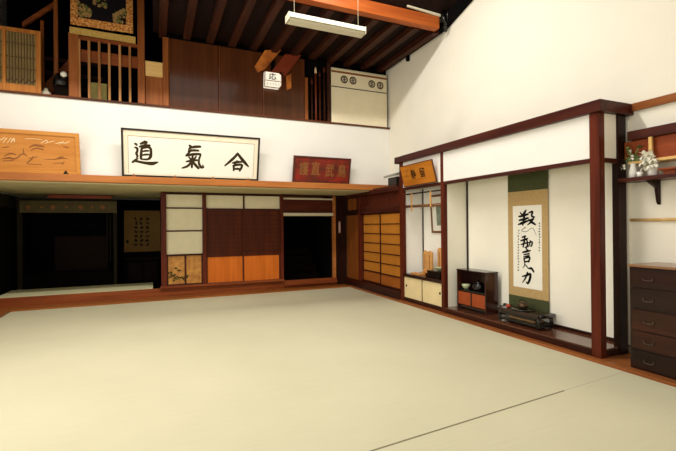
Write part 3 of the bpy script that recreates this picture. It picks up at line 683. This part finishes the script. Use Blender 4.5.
cv = sign_root('carved_plaque', 'golden wooden plaque carved with a landscape standing on the balcony ledge', -1.883, 14)
w2, h2 = .75, .68
for a_ in ((-w2, w2, 0, .05), (-w2, w2, h2 - .06, h2), (-w2, -w2 + .06, .0502, h2 - .0602), (w2 - .06, w2, .0502, h2 - .0602)):
    B(a_[0], a_[1], -.024, .012, a_[2], a_[3]).build('frame_bar', 'plaque', cv, local=True, bevel=.005)
B(-w2 + .06, w2 - .06, -.004, .008, .0502, h2 - .0602).build('panel', 'plaque_panel', cv, local=True)
def cs(lst, name, mat, ws=.0019):
    g = MB()
    for st_ in lst: stroke(g, [(*loc_px(cv, x / 6.93, 120 + y / 6.93, .006), w * ws) for x, y, w in st_], .006)
    g.build(name, mat, cv, local=True)
dk = [[(20, 268, 4), (60, 262, 8), (100, 268, 6), (140, 250, 3)], [(30, 250, 3), (70, 232, 6), (110, 240, 4)], [(130, 245, 3), (165, 235, 5), (185, 250, 4)], [(162, 200, 3), (165, 235, 5)],
      [(205, 190, 4), (235, 175, 7), (270, 178, 9), (305, 185, 5)], [(215, 210, 3), (250, 195, 5), (300, 205, 4)], [(185, 300, 3), (220, 270, 5), (230, 250, 2)], [(200, 265, 3), (260, 255, 3)],
      [(310, 272, 2), (380, 272, 3), (440, 265, 5), (470, 270, 2)], [(380, 275, 4), (420, 258, 5), (440, 255, 3)], [(370, 300, 2), (440, 298, 3)], [(190, 305, 3), (290, 308, 2)], [(20, 190, 3), (60, 185, 3)], [(440, 185, 4), (470, 190, 5)],
      [(20, 285, 3), (90, 280, 4)], [(430, 310, 3), (445, 290, 3)]]
lt = [[(-40, 140, 3), (10, 135, 4), (30, 120, 3)], [(20, 160, 2), (45, 125, 4)], [(50, 160, 2), (75, 125, 4)], [(75, 155, 3), (95, 128, 6), (100, 150, 4)], [(175, 130, 2), (230, 130, 2.5), (290, 136, 2)], [(285, 160, 3), (320, 140, 4), (330, 155, 3)],
      [(310, 162, 2), (350, 150, 3), (380, 145, 2)], [(385, 165, 3), (420, 155, 4), (450, 160, 4), (480, 148, 3)], [(410, 170, 2), (440, 148, 3)]]
cs(dk, 'carved_hills', 'carve'); cs(lt, 'carved_blossom', 'carve_pale')
x, _ = loc_px(cv, 66, 174, .02); MB().prism([(x - .045, -.034, .0), (x + .045, -.034, .0), (x, -.034, .07)], (0, .008, 0)).build('support_hook', 'black', cv, local=True)

# ================================================================== UPPER BALCONY
def y8(x, y, Y=YB): return onY(x, y, Y)
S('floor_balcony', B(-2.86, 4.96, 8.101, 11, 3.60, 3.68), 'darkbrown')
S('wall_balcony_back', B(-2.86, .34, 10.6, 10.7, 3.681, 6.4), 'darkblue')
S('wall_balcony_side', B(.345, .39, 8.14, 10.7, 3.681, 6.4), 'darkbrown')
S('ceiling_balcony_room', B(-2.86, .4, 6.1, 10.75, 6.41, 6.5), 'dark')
# low joist ceiling over the right-hand part
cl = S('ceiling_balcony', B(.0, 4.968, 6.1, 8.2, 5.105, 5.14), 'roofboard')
x = .10
while x < 4.75:
    B(x, x + .13, 6.1, 8.16, 5.0, 5.104).build('joist', 'joist', cl, bevel=.006); x += .42
trim(MB().box(4.84, 4.968, 6.0, 8.1, 5.06, 5.2).prism([(4.86, 6.0, 5.07), (4.86, 4.2, 5.60), (4.86, 4.2, 5.78), (4.86, 6.0, 5.25)], (.108, 0, 0)), 'dark')
trim(B(-2.86, 4.75, 5.96, 6.099, 5.02, 5.235), 'roofbeam', .008)
b_ = onY(440, 14.5, 5.95); a = onY(407, 5.2, 5.95)
trim(MB().prism([(a.x, 5.93, a.z), (b_.x, 5.93, b_.z), (b_.x, 5.93, b_.z - .045), (a.x, 5.93, a.z - .03)], (0, .03, 0)), 'tube_white')
# rough dark bracket where the beam meets the wall
bk = MB()
for i in range(9):
    p = Vector((4.76 + random.uniform(0, .14), 5.94 + random.uniform(-.06, .05), 5.06 + random.uniform(-.04, .12)))
    q = p + Vector((random.uniform(-.05, .05), random.uniform(-.08, .08), random.uniform(.1, .3)))
    bk.tube([p, q], random.uniform(.012, .03), 6)
bk.tube([(4.86, 5.93, 4.98), (4.9, 5.98, 5.2)], .03, 6)
t = bk.build('rope_bundle', 'black', label='dark rope bundle lashed where the orange beam meets the white wall', cat='rope')
pg = MB().box(4.90, 4.965, 7.2, 7.26, 4.94, 5.059).build('wall_peg', 'dark', bevel=.004, label='small dark peg under the roof edge on the white wall', cat='peg')
# main roof of the front room (gable along x)
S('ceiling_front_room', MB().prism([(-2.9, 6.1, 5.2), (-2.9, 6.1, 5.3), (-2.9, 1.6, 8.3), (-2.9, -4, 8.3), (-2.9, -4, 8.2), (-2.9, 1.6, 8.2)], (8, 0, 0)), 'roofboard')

# glossy brown panels behind the parapet
for i, (xa, xb) in enumerate(((169.5, 218.6), (219.4, 262.8), (263.6, 305))):
    a, b_ = y8(xa, 100).x, y8(xb, 100).x
    d = SE('door_%d' % (7 + i), ((a + b_) / 2, 8.06, 3.716))
    B(a + .01, b_ - .01, 8.05, 8.07, 3.716, 4.98).build('glossy_panel', 'gloss', d)
    B(a, a + .0095, 8.045, 8.075, 3.716, 4.98).build('stile', 'rail', d); B(b_ - .0095, b_, 8.045, 8.075, 3.716, 4.98).build('stile', 'door_top', d)
trim(B(.2, 3.5, 8.03, 8.09, 4.981, 5.0), 'dark')
S('trim_%d' % k[0], B(.3, 4.968, 8.165, 8.2, 4.6, 5.104), 'dark'); k[0] += 1
# lantern
a, b_ = y8(264.5, 71, 7.92), y8(281.5, 88.5, 7.92)
ln = thing('paper_lantern', 'small white paper lantern with black writing under slanted orange reflections', 'lantern', ((a.x + b_.x) / 2, 7.95, b_.z))
c = .045
pol = [(a.x, 7.92, b_.z), (b_.x - c, 7.92, b_.z), (b_.x, 7.92, b_.z + c * 1.4), (b_.x, 7.92, a.z - c), (b_.x - c, 7.92, a.z), (a.x + .01, 7.92, a.z)]
MB().prism(pol, (0, .1, 0)).build('paper_body', 'lantern', ln)
fr = MB()
for i in range(6):
    p, q = Vector(pol[i]), Vector(pol[(i + 1) % 6]); fr.tube([p + Vector((0, -.002, 0)), q + Vector((0, -.002, 0))], .008, 6)
zm = b_.z + (a.z - b_.z) * .42
fr.box(a.x, b_.x, 7.912, 7.919, zm - .006, zm + .006)
for i in range(1, 6): xx = a.x + (b_.x - a.x) * i / 6; fr.box(xx - .004, xx + .004, 7.913, 7.919, b_.z + .04, zm - .04)
fr.build('lantern_frame', 'carve', ln)
g = MB(); glyph(g, '応', 0, 0, .15, .13, 0, .02); gg = MB(); gg.v = [Vector((v.x + (a.x + b_.x) / 2 - .01, 7.917, v.z + (zm + a.z) / 2)) for v in g.v]; gg.f = g.f; gg.sm = g.sm; gg.build('character', 'ink', ln)
def poly8(px, Y): return [tuple(y8(x_, y_, Y)) for x_, y_ in px]
MB().prism(poly8([(255, 66), (265, 50), (281, 50), (266, 68), (258, 72)], 8.0), (0, .04, 0)).build('slanted_reflection', 'glow_orange', ln)  # slanted shapes stand in for orange reflections in the glossy panel
MB().prism(poly8([(271, 72), (285, 54), (301.5, 55), (285, 76.5), (282, 71)], 7.99), (0, .05, 0)).build('slanted_reflection', 'glow_red', ln)
MB().prism(poly8([(286.5, 76), (291.3, 73.5), (291.3, 88), (287, 90)], 8.0), (0, .04, 0)).build('side_board', 'glow_orange', ln)  # last small piece of the same painted reflection
trim(B(y8(271, 72).x, y8(275, 72).x, 8.03, 8.05, 4.5, 4.98), 'dark')
# weapon rack
rk = thing('weapon_rack', 'dark upright wooden rack holding long poles next to the glossy brown panels', 'rack', (y8(318, 100).x, 8.08, 3.716))
xa, xb = y8(305.5, 100).x, y8(330.6, 100).x
B(xa, xb, 8.10, 8.13, 3.716, 5.0).build('back_board', 'dark', rk)
for px_ in (306.5, 329): x_ = y8(px_, 100).x; B(x_ - .035, x_ + .035, 8.03, 8.099, 3.716, 4.98 if px_ > 310 else 4.6).build('upright', 'rail' if px_ < 310 else 'joist', rk, bevel=.004)
for z in (3.9, 4.6): B(xa + .08, xb - .1, 8.07, 8.099, z, z + .05).build('cross_bar', 'darkbrown', rk)
for i, (px_, zt) in enumerate(((312, 4.62), (316, 4.86), (320, 4.8), (324.5, 4.9))):
    x_ = y8(px_, 100).x
    o = thing('wooden_staff', ['short dark staff nearest the glossy panels in the weapon rack', 'reddish staff with pale tip in the weapon rack', 'dark slim staff between two others in the weapon rack', 'tallest dark red staff in the weapon rack beside the crest panel'][i], 'staff', (x_, 8.045, 3.716), group='staffs in the weapon rack')
    MB().tube([(x_, 8.045, 3.716), (x_, 8.045, zt - .14)], [.02, .018], 10).build('shaft', ['joist', 'glow_red', 'door_top', 'joist'][i], o)
    MB().tube([(x_, 8.045, zt - .139), (x_, 8.045, zt - .06), (x_, 8.045, zt)], [.022, .026, .006], 10).build('tip', ['door_top', 'carve_pale', 'joist', 'door_top'][i], o)
# crest panel
a, b_ = y8(331.2, 68), y8(387.2, 129)
cp = thing('crest_panel', 'pale upright panel with four round dark crests at the balcony end by the wall', 'panel', ((a.x + b_.x) / 2, 8.05, 3.716))
xr = min(b_.x, 4.955)
B(a.x, xr, 8.04, 8.06, 3.716, 4.90).build('panel_board', 'crest_panel', cp)
zt, zb_ = y8(350, 74).z, y8(350, 88.5).z
B(a.x, xr, 8.03, 8.0395, 4.87, 4.90).build('top_strip', 'cream_strip', cp)
B(a.x, xr, 8.03, 8.0395, zt - .01, zt + .03).build('band_line', 'carve', cp); B(a.x, xr, 8.032, 8.0395, zb_ - .008, zb_ + .008).build('band_line', 'ink', cp)
for px_, py_ in ((344.3, 79.4), (353, 80.6), (371.8, 84), (380.2, 85.6)):
    p = y8(px_, py_); g = MB(); r_ = .086; n = 20
    ring = [(p.x + q * math.cos(2 * math.pi * j / n), 8.037, p.z + q * math.sin(2 * math.pi * j / n)) for q in (r_, r_ * .7) for j in range(n)]
    g.add(ring, [(j, (j + 1) % n, (j + 1) % n + n, j + n) for j in range(n)])
    for dz in (-.035, .0, .035):
        w_ = .05 if dz == 0 else .04
        g.add([(p.x - w_, 8.037, p.z + dz - .009), (p.x + w_, 8.037, p.z + dz - .009), (p.x + w_, 8.037, p.z + dz + .009), (p.x - w_, 8.037, p.z + dz + .009)], [(0, 1, 2, 3)])
    g.add([(p.x - .009, 8.0368, p.z - .055), (p.x + .009, 8.0368, p.z - .055), (p.x + .009, 8.0368, p.z + .055), (p.x - .009, 8.0368, p.z + .055)], [(0, 1, 2, 3)])
    g.build('crest', 'crest', cp)

# posts on the balcony edge
def bpost(xa, xb, ztop, mat='rail', y0=8.0, y1=8.09, ybase=100):
    a, b_ = y8(xa, ybase).x, y8(xb, ybase).x; return trim(B(a, b_, y0, y1, 3.716, ztop), mat)
bpost(138, 145, 6.4); bpost(163, 168.8, 4.97)
# pale and brown boards between posts
a, b_ = y8(145.3, 68).x, y8(162.7, 68).x
bd = thing('balcony_cabinet', 'small brown cabinet with pale top board between two posts on the balcony', 'cabinet', ((a + b_) / 2, 8.1, 3.716))
B(a, b_, 8.03, 8.07, 3.716, y8(154, 77).z).build('door', 'rail', bd, bevel=.004); B(a, b_, 8.02, 8.07, y8(154, 76.8).z, y8(154, 62).z).build('top_board', 'palewood', bd, bevel=.004)
B(a, b_, 8.0705, 8.3, 3.716, y8(154, 64).z).build('carcass', 'door_top', bd)
hl = B(y8(156.5, 10).x, y8(160.5, 10).x, 8.05, 8.07, y8(158, 16).z, 5.6).build('hanging_cloth', 'rug_band', label='narrow pale cloth hanging high between the two balcony posts', cat='cloth')
# railing
rl = thing('balcony_railing', 'brown wooden railing with slim balusters below the patterned rug', 'railing', (y8(105, 100).x, 8.05, 3.716))
a, b_ = y8(69, 95).x, y8(79, 95).x; B(a, b_, 8.01, 8.09, 3.716, 4.80).build('newel_post', 'rail', rl, bevel=.005)
a2 = y8(138, 95).x
B(b_ + .001, a2 - .002, 8.05, 8.09, y8(108, 64).z, y8(108, 52.5).z).build('middle_beam', 'rail_x', rl, bevel=.004)
B(b_ + .001, a2 - .002, 8.03, 8.09, 4.72, 4.775).build('top_rail', 'rail_x', rl, bevel=.004)
for px_ in (79.5, 89.3, 99.5, 109.5, 120, 130): x_ = y8(px_, 80).x; B(x_ - .019, x_ + .019, 8.015, 8.0495, 3.716, 4.719).build('baluster', 'baluster', rl, bevel=.004)
# rug
rg = thing('patterned_rug', 'ornate rug with black field and orange border hung over the balcony railing', 'rug', (y8(102, 30, 7.98).x, 7.98, 4.9))
cor = [y8(70.5, 25.2, 7.98), y8(133, 33, 7.98)]
xa, xb = cor[0].x, cor[1].x; zb_ = (cor[0].z + cor[1].z) / 2; zt = 6.405
n = 14; rm = MB()
for i in range(n):
    u0, u1 = xa + (xb - xa) * i / n, xa + (xb - xa) * (i + 1) / n; f0, f1 = .008 * math.sin(i * .9), .008 * math.sin((i + 1) * .9)
    rm.add([(u0, 7.975 + f0, zb_), (u1, 7.975 + f1, zb_), (u1, 7.975 + f1, zt), (u0, 7.975 + f0, zt)], [(0, 1, 2, 3)], True)
rm.build('border', 'rug', rg)
B(xa + .11, xb - .11, 7.957, 7.961, zb_ + .13, zt - .13).build('field', 'rug_dark', rg)
fl = MB(); lf = MB()
def blob(mb, x_, z_, r_, y_): mb.add([(x_ + r_ * (1 + .25 * math.cos(5 * q * math.pi / 10)) * math.cos(q * math.pi / 10), y_, z_ + r_ * (1 + .25 * math.cos(5 * q * math.pi / 10)) * math.sin(q * math.pi / 10)) for q in range(20)], [list(range(20))])
for i in range(90):
    t_ = random.random(); s_ = 1 if i % 2 else -1
    x_ = (xa + xb) / 2 + s_ * (.18 + .19 * random.random()); z_ = zb_ + .15 + .28 * random.random() * (abs(x_ - (xa + xb) / 2) / .37)
    blob(fl if i % 3 else lf, x_, z_, .014 + .018 * random.random(), 7.955 - i * .00003)
for i in range(14): blob(lf if i % 2 else fl, (xa + xb) / 2 + random.uniform(-.12, .12), zb_ + .42 + random.uniform(-.06, .12), .028, 7.954 - i * .00005)
fl.build('flower_pattern', 'rug_flower', rg); lf.build('leaf_pattern', 'rug_leaf', rg)
# fringe band, sagging, on the rail
fb = thing('cloth_band', 'long pale gold cloth band sagging along the top of the balcony railing', 'cloth', (y8(102, 34, 7.99).x, 7.99, 4.75))
pts = [(69.5, 26.5, 32.5), (85, 28.8, 35.2), (102, 31.8, 38), (120, 34.6, 40.8), (135.5, 36.8, 43.5)]
g = MB(); P = [(y8(x_, t_, 7.99), y8(x_, b2, 7.99)) for x_, t_, b2 in pts]
vs = [p for pr in P for p in pr]; vs2 = [v + Vector((0, .019, 0)) for v in vs]
n = len(P); g.add(vs, [(2 * i, 2 * i + 1, 2 * i + 3, 2 * i + 2) for i in range(n - 1)]); g.add(vs2, [(2 * i, 2 * i + 2, 2 * i + 3, 2 * i + 1) for i in range(n - 1)])
for i in range(n - 1): g.add([vs[2 * i], vs[2 * i + 2], vs2[2 * i + 2], vs2[2 * i]], [(0, 1, 2, 3)])
g.build('band', 'rug_band', fb)
# lattice screen
ls = thing('lattice_screen', 'golden framed lattice screen standing at the end of the balcony', 'screen', (-2.3, 8.04, 3.716))
z0 = 3.716; xr = y8(41, 60).x; xl = -2.85; zt = y8(38, 31.5).z
xm = y8(6, 60).x
for xa_, xb_ in ((xr - .07, xr), (xm - .045, xm), (xl, xl + .06)): B(xa_, xb_, 8.01, 8.06, z0, zt).build('stile', 'lattice_frame', ls, bevel=.004)
for xa_, xb_ in ((xl + .061, xm - .046), (xm + .001, xr - .071)):
    B(xa_, xb_, 8.015, 8.055, zt - .06, zt).build('top_rail', 'lattice_frame', ls, bevel=.003); B(xa_, xb_, 8.015, 8.055, z0, z0 + .12).build('bottom_rail', 'lattice_frame', ls, bevel=.003)
    B(xa_, xb_, 8.048, 8.054, z0 + .1205, zt - .0605).build('backing_paper', 'lattice_back', ls)
    g = MB(); nn = int((xb_ - xa_) / .038)
    for j in range(1, nn): xx = xa_ + (xb_ - xa_) * j / nn; g.box(xx - .006, xx + .006, 8.03, 8.046, z0 + .1205, zt - .0605)
    for j in (.3, .52, .78): zz = z0 + .12 + (zt - z0 - .18) * j; g.box(xa_, xb_, 8.026, 8.032, zz - .006, zz + .006)
    g.build('lattice', 'lattice', ls)
    g = MB(); zz = z0 + .16
    for j in range(5): 
        xx = xa_ + (xb_ - xa_) * (j + .5) / 5; w_ = (xb_ - xa_) / 10
        g.tube([(xx - w_, 8.02, zz + .03), (xx - w_ * .4, 8.02, zz), (xx + w_ * .4, 8.02, zz + .05), (xx + w_, 8.02, zz + .03)], .01, 6)
    g.build('carved_wave', 'lattice', ls)
# stair handrail and stringer behind
hr2 = thing('stair_handrail', 'sloping brown stair handrail with slim posts behind the lattice screen', 'handrail', (-1.6, 8.3, 3.7))
def b9(x_, y_, Y=8.35): return onY(x_, y_, Y)
p, q = b9(22, 27), b9(56, 5); dv = (q - p)
MB().prism([p, q, q + Vector((0, 0, .09)), p + Vector((0, 0, .09))], (0, .06, 0)).build('handrail', 'rail_x', hr2, bevel=.004)
x_ = b9(42, 60).x; B(x_ - .025, x_ + .025, 8.36, 8.4, 3.681, b9(42, 20).z).build('post', 'door_brown', hr2, bevel=.003)
x_ = b9(56, 60).x; B(x_ - .032, x_ + .032, 8.34, 8.4, 3.681, 5.9).build('post', 'rail', hr2, bevel=.003)
p = [b9(43, 85, 8.6), b9(80, 48, 8.6), b9(80, 60, 8.6), b9(60, 78, 8.6), b9(50, 97, 8.6), b9(43, 97, 8.6)]
MB().prism([tuple(v) for v in p], (0, .06, 0)).build('stringer', 'rail_x', hr2)
slat_m = plain('dim_slat', (74, 54, 46), .8, .1)
for j in range(5): 
    zz = 3.9 + j * .3; B(-2.8, -1.0, 10.4, 10.45, zz, zz + .09).build('dark_slat', slat_m, hr2)
# bundle and boxes
a = b9(62, 80, 8.2)
bg = thing('black_helmet', 'black rounded helmet with white spot lying behind the balcony posts', 'helmet', (a.x, 8.2, 3.681))
MB().box(a.x - .1, a.x + .12, 8.11, 8.29, 3.681, a.z - .13).build('base', 'darkbrown', bg, bevel=.01)
MB().lathe([(.13, -.13), (.14, -.08), (.13, 0), (.09, .08), (0, .12)], (a.x, 8.19, a.z), 18).build('shell', 'black', bg)
MB().lathe([(0, -.04), (.05, -.02), (.055, .02), (.03, .05), (0, .055)], (a.x + .05, 8.07, a.z + .05), 12).build('white_spot', 'white_ceramic', bg)  # small white ball at the front of the helmet
a, b_ = onY(91, 99, 8.3), onY(107, 85, 8.3)
gb = thing('green_box', 'pale green box with lid standing behind the railing balusters', 'box', ((a.x + b_.x) / 2, 8.3, 3.681))
B(a.x, b_.x, 8.25, 8.45, 3.681, b_.z - .04).build('body', 'greenbox', gb, bevel=.005); B(a.x - .01, b_.x + .01, 8.24, 8.46, b_.z - .039, b_.z).build('lid', 'greenbox', gb, bevel=.005)
a = onY(46, 92, 8.2); wb = MB().lathe([(.06, 0), (.08, .03), (.075, .1), (.03, .15), (.03, .18)], (a.x, 8.2, 3.681), 14).build('pale_jar', 'cream_strip', label='small pale jar behind parapet next to the lattice screen', cat='jar')

# fluorescent fixture
tl, tr = onY(288.5, 12.5, 5.2), onY(365, 28, 5.2)
fx = thing('fluorescent_fixture', 'long white fluorescent ceiling fixture hanging on two wires', 'lamp', ((tl.x + tr.x) / 2, 5.2, 4.22))
zt = (tl.z + tr.z) / 2 + .0; xa, xb = tl.x + .0, tr.x - .02
MB().prism([(xa, 5.17, zt), (xa, 5.29, zt), (xa, 5.32, zt - .075), (xa, 5.14, zt - .075)], (xb - xa, 0, 0)).build('housing', 'tube_white', fx, bevel=.004)
B(xa + .01, xb - .01, 5.16, 5.30, zt - .11, zt - .0755).build('diffuser', 'tube_white', fx, bevel=.006)
for x_ in (xa - .012, xb): B(x_, x_ + .0115, 5.15, 5.31, zt - .105, zt - .005).build('end_cap', 'tube_white', fx)
for px_ in (295, 359): 
    x_ = onY(px_, 10, 5.2).x; MB().tube([(x_, 5.23, zt), (x_, 5.23, 5.755)], .004, 6).build('wire', 'cream_strip', fx)

# ================================================================== RIGHT SIDE
ch = thing('drawer_chest', 'dark wooden chest of drawers beside the alcove end', 'chest of drawers', (4.7, 2.27, .031))
y0, y1, x0, x1 = 1.93, 2.652, 4.455, 4.93
B(x0 + .012, x1, y0, y1, .031, 1.055).build('carcass', 'chest', ch, bevel=.004)
B(x0 - .006, x1 + .01, y0 - .012, y1 + .008, 1.0555, 1.08).build('top_board', wood('chest_top', (120, 84, 56), (150, 110, 76), 'y', .3, 8, .4), ch, bevel=.004)
for z0, z1, m in ((.86, 1.04, 'chest'), (.645, .845, 'chest'), (.43, .63, 'chest_face'), (.24, .415, 'chest_face'), (.05, .225, 'chest')):
    d = B(x0, x0 + .0115, y0 + .02, y1 - .025, z0, z1).build('drawer', m, ch, bevel=.003)
    for hy in (y0 + .18, y1 - .18):
        zc = (z0 + z1) / 2
        MB().tube([(x0 - .002, hy - .045, zc + .015), (x0 - .014, hy - .04, zc - .015), (x0 - .016, hy, zc - .022), (x0 - .014, hy + .04, zc - .015), (x0 - .002, hy + .045, zc + .015)], .005, 8).build('handle', 'metal', d)
# bracket shelf
sh = thing('wall_shelf', 'dark wooden bracket shelf on the white wall above the chest', 'shelf', (4.83, 2.5, 1.95))
B(4.70, 4.968, 2.05, 2.90, 1.945, 1.985).build('board', 'beam_y', sh, bevel=.004)
for yy in (2.66, 2.2): MB().prism([(4.968, yy, 1.944), (4.76, yy, 1.944), (4.80, yy, 1.92), (4.91, yy, 1.87), (4.94, yy, 1.72), (4.968, yy, 1.69)], (0, -.03, 0)).build('bracket', 'post_dark', sh)
# household shrine
sr = thing('wall_shrine', 'small red-orange wooden wall shrine with dark flat roof above flower shelf', 'shrine', (4.88, 2.45, 2.14))
B(4.80, 4.968, 2.05, 2.86, 2.40, 2.50).build('roof', 'beam_y', sr, bevel=.006)
B(4.86, 4.968, 2.0, 2.925, 2.20, 2.399).build('back_board', 'red_wood', sr, bevel=.004)
B(4.78, 4.968, 2.05, 2.84, 2.135, 2.165).build('base_board', 'palewood', sr, bevel=.004)
B(4.80, 4.9, 2.05, 2.70, 2.166, 2.199).build('step', 'red_wood', sr, bevel=.003)
for yy in (2.62, 2.3): B(4.80, 4.83, yy, yy + .03, 2.2, 2.399).build('pillar', 'palewood', sr)
# vase with flowers
def leafmesh(mb, base, tip, width, sag=.02):
    base, tip = Vector(base), Vector(tip); d = tip - base; side = d.cross(Vector((0, 0, 1))); side = side.normalized() if side.length > 1e-5 else Vector((1, 0, 0)); up = side.cross(d).normalized()
    L = []; Rr = []
    for i in range(6):
        t_ = i / 5; w = width * math.sin(math.pi * min(.98, t_ * .92 + .06)); c = base + d * t_ + up * sag * math.sin(math.pi * t_)
        L.append(c + side * w); Rr.append(c - side * w)
    mb.add(L + Rr, [(i, i + 1, 7 + i, 6 + i) for i in range(5)], True)
vx = (4.80, 2.80, 1.9855)
vs_ = thing('flower_vase', 'white vase with green leaves at the alcove end of the wall shelf', 'vase', vx)
MB().lathe([(.032, 0), (.04, .01), (.042, .06), (.03, .11), (.026, .14), (.034, .155), (.028, .15), (.02, .1)], vx, 20).build('body', 'white_ceramic', vs_)
g = MB(); st_ = MB()
for i in range(26):
    a_ = random.uniform(0, 6.28); r_ = random.uniform(.03, .08); zz = random.uniform(.17, .33)
    p = Vector(vx) + Vector((r_ * math.cos(a_) * .7, r_ * math.sin(a_), zz)); q = p + Vector((random.uniform(-.05, .05) * .7, random.uniform(-.06, .06), random.uniform(-.02, .05)))
    leafmesh(g, p, q, .018)
    if i < 8: st_.tube([Vector(vx) + Vector((0, 0, .13)), (Vector(vx) + Vector((0, 0, .2)) + p) / 2, p], .003, 5)
st_.build('stem', 'stem', vs_); g.build('foliage', 'leaf', vs_)
for p in ((4.76, 2.87, 2.11), (4.75, 2.78, 2.2), (4.82, 2.84, 2.27)):
    g = MB()
    for j in range(6): a_ = j * 1.047; leafmesh(g, p, (p[0] - .02, p[1] + .035 * math.cos(a_), p[2] + .035 * math.sin(a_)), .012, .006)
    g.build('blossom', 'petal', vs_)
ly = thing('lily_bouquet', 'white lilies standing on the wall shelf below the small shrine', 'flowers', (4.8, 2.66, 1.986))
MB().lathe([(.03, 0), (.045, .012), (.05, .05), (.04, .09), (.035, .1), (.028, .09)], (4.82, 2.62, 1.9855), 16).build('jar', 'white_ceramic', ly)
for i in range(9):
    p = Vector((4.745 + random.uniform(-.03, .05), 2.64 + random.uniform(-.10, .05), 2.11 + random.uniform(-.03, .10)))
    MB().tube([(4.82, 2.62, 2.06), ((4.82 + p.x) / 2, (2.62 + p.y) / 2, 2.09), p], .003, 5).build('stem', 'stem', ly)
    g = MB()
    for j in range(6): a_ = j * 1.047 + i; leafmesh(g, p, p + Vector((-.035, .055 * math.cos(a_), .055 * math.sin(a_))), .02, .01)
    g.build('lily', 'petal', ly)
cu = MB().lathe([(.018, 0), (.022, .004), (.03, .05), (.027, .05), (.019, .008), (0, .006)], (4.735, 2.70, 1.9855), 16).build('white_cup', 'white_ceramic', label='tiny white cup at the front edge of the wall shelf', cat='cup')
rt = thing('offering_stand', 'small red wooden offering stand on the wall shelf beside the lilies', 'stand', (4.8, 2.45, 1.986))
B(4.74, 4.90, 2.36, 2.54, 2.03, 2.05).build('top', 'red_wood', rt, bevel=.003); B(4.77, 4.87, 2.40, 2.50, 1.986, 2.0295).build('foot', 'red_wood', rt)
# picture-rail strip lower on the wall, as pale rod under the shelf
pr = MB().tube([(4.95, 2.92, 1.53), (4.95, 1.6, 1.53)], .016, 10).build('wall_rod', 'palewood', label='thin pale wooden rod fixed along the wall between shelf and chest', cat='rod')

SL = {'floor': ('pale straw-green tatami mat floor with one dark seam', 'floor'), 'wall_right': ('tall white plaster wall above the alcove', 'wall'),
      'wall_back': ('white parapet wall behind the signboards', 'wall'), 'ceiling': ('low cream soffit under the balcony ledge', 'ceiling'),
      'wall_back_paper_bay': ('wall bay of cream paper panels over gold painted panels', 'wall'), 'wall_back_transom': ('cream paper transom over the two sliding doors', 'wall'),
      'door_1': ('sliding door with dark upper and orange lower panel, beside the gold painted bay', 'door'), 'door_2': ('sliding door with dark upper and orange lower panel, beside the black doorway', 'door'),
      'door_3': ('open black doorway under a cream-striped header', 'doorway'), 'door_4': ('narrow plain brown door next to the dark corner post', 'door'),
      'door_5': ('amber paper lattice door beside the narrow niche', 'door'), 'door_6': ('amber paper lattice door beside the plain brown door', 'door'),
      'door_7': ('glossy brown balcony panel beside the small cabinet', 'panel'), 'door_8': ('glossy brown balcony panel between two others', 'panel'), 'door_9': ('glossy brown balcony panel behind the lantern', 'panel'),
      'ceiling_balcony': ('dark low ceiling of brown joists over the balcony', 'ceiling')}
for n_, (l_, c_) in SL.items():
    o = bpy.data.objects.get(n_)
    if o: o['label'] = l_; o['category'] = c_

# ================================================================== LIGHT
def area(name, loc, rot, sx_, sy, e, col=(1, .968, .91)):
    l = bpy.data.lights.new(name, 'AREA'); l.shape = 'RECTANGLE'; l.size = sx_; l.size_y = sy; l.energy = e; l.color = col
    o = bpy.data.objects.new(name, l); COL.objects.link(o); o.location = loc; o.rotation_euler = rot; return o
area('ceiling_tube_row', (.6, 4.3, 5.95), (R(12), 0, 0), 5.5, .25, 310)
area('ceiling_fill', (.3, .2, 6.9), (0, 0, 0), 5.5, 5, 85)  # broad soft fill added overhead, out of view
area('frontal_fill', (-1.2, -3.6, 3.2), (R(80), 0, R(-8)), 3.5, 3.0, 95, (1, .98, .95))  # unseen fill added behind the camera, no real window
area('side_fill', (-2.6, 3.6, 2.2), (0, R(-90), 0), 1.8, 4.5, 80, (1, .985, .96))  # unseen side fill, added to lift the alcove and niche
w = bpy.data.worlds.new('world'); bpy.context.scene.world = w; w.use_nodes = True
bg_ = w.node_tree.nodes['Background']; bg_.inputs[0].default_value = (1, .95, .88, 1); bg_.inputs[1].default_value = .03
sc_ = bpy.context.scene
sc_.view_settings.view_transform = 'Standard'
sc_.view_settings.exposure = 0
sc_.cycles.use_denoising = True
sc_.cycles.max_bounces = 8
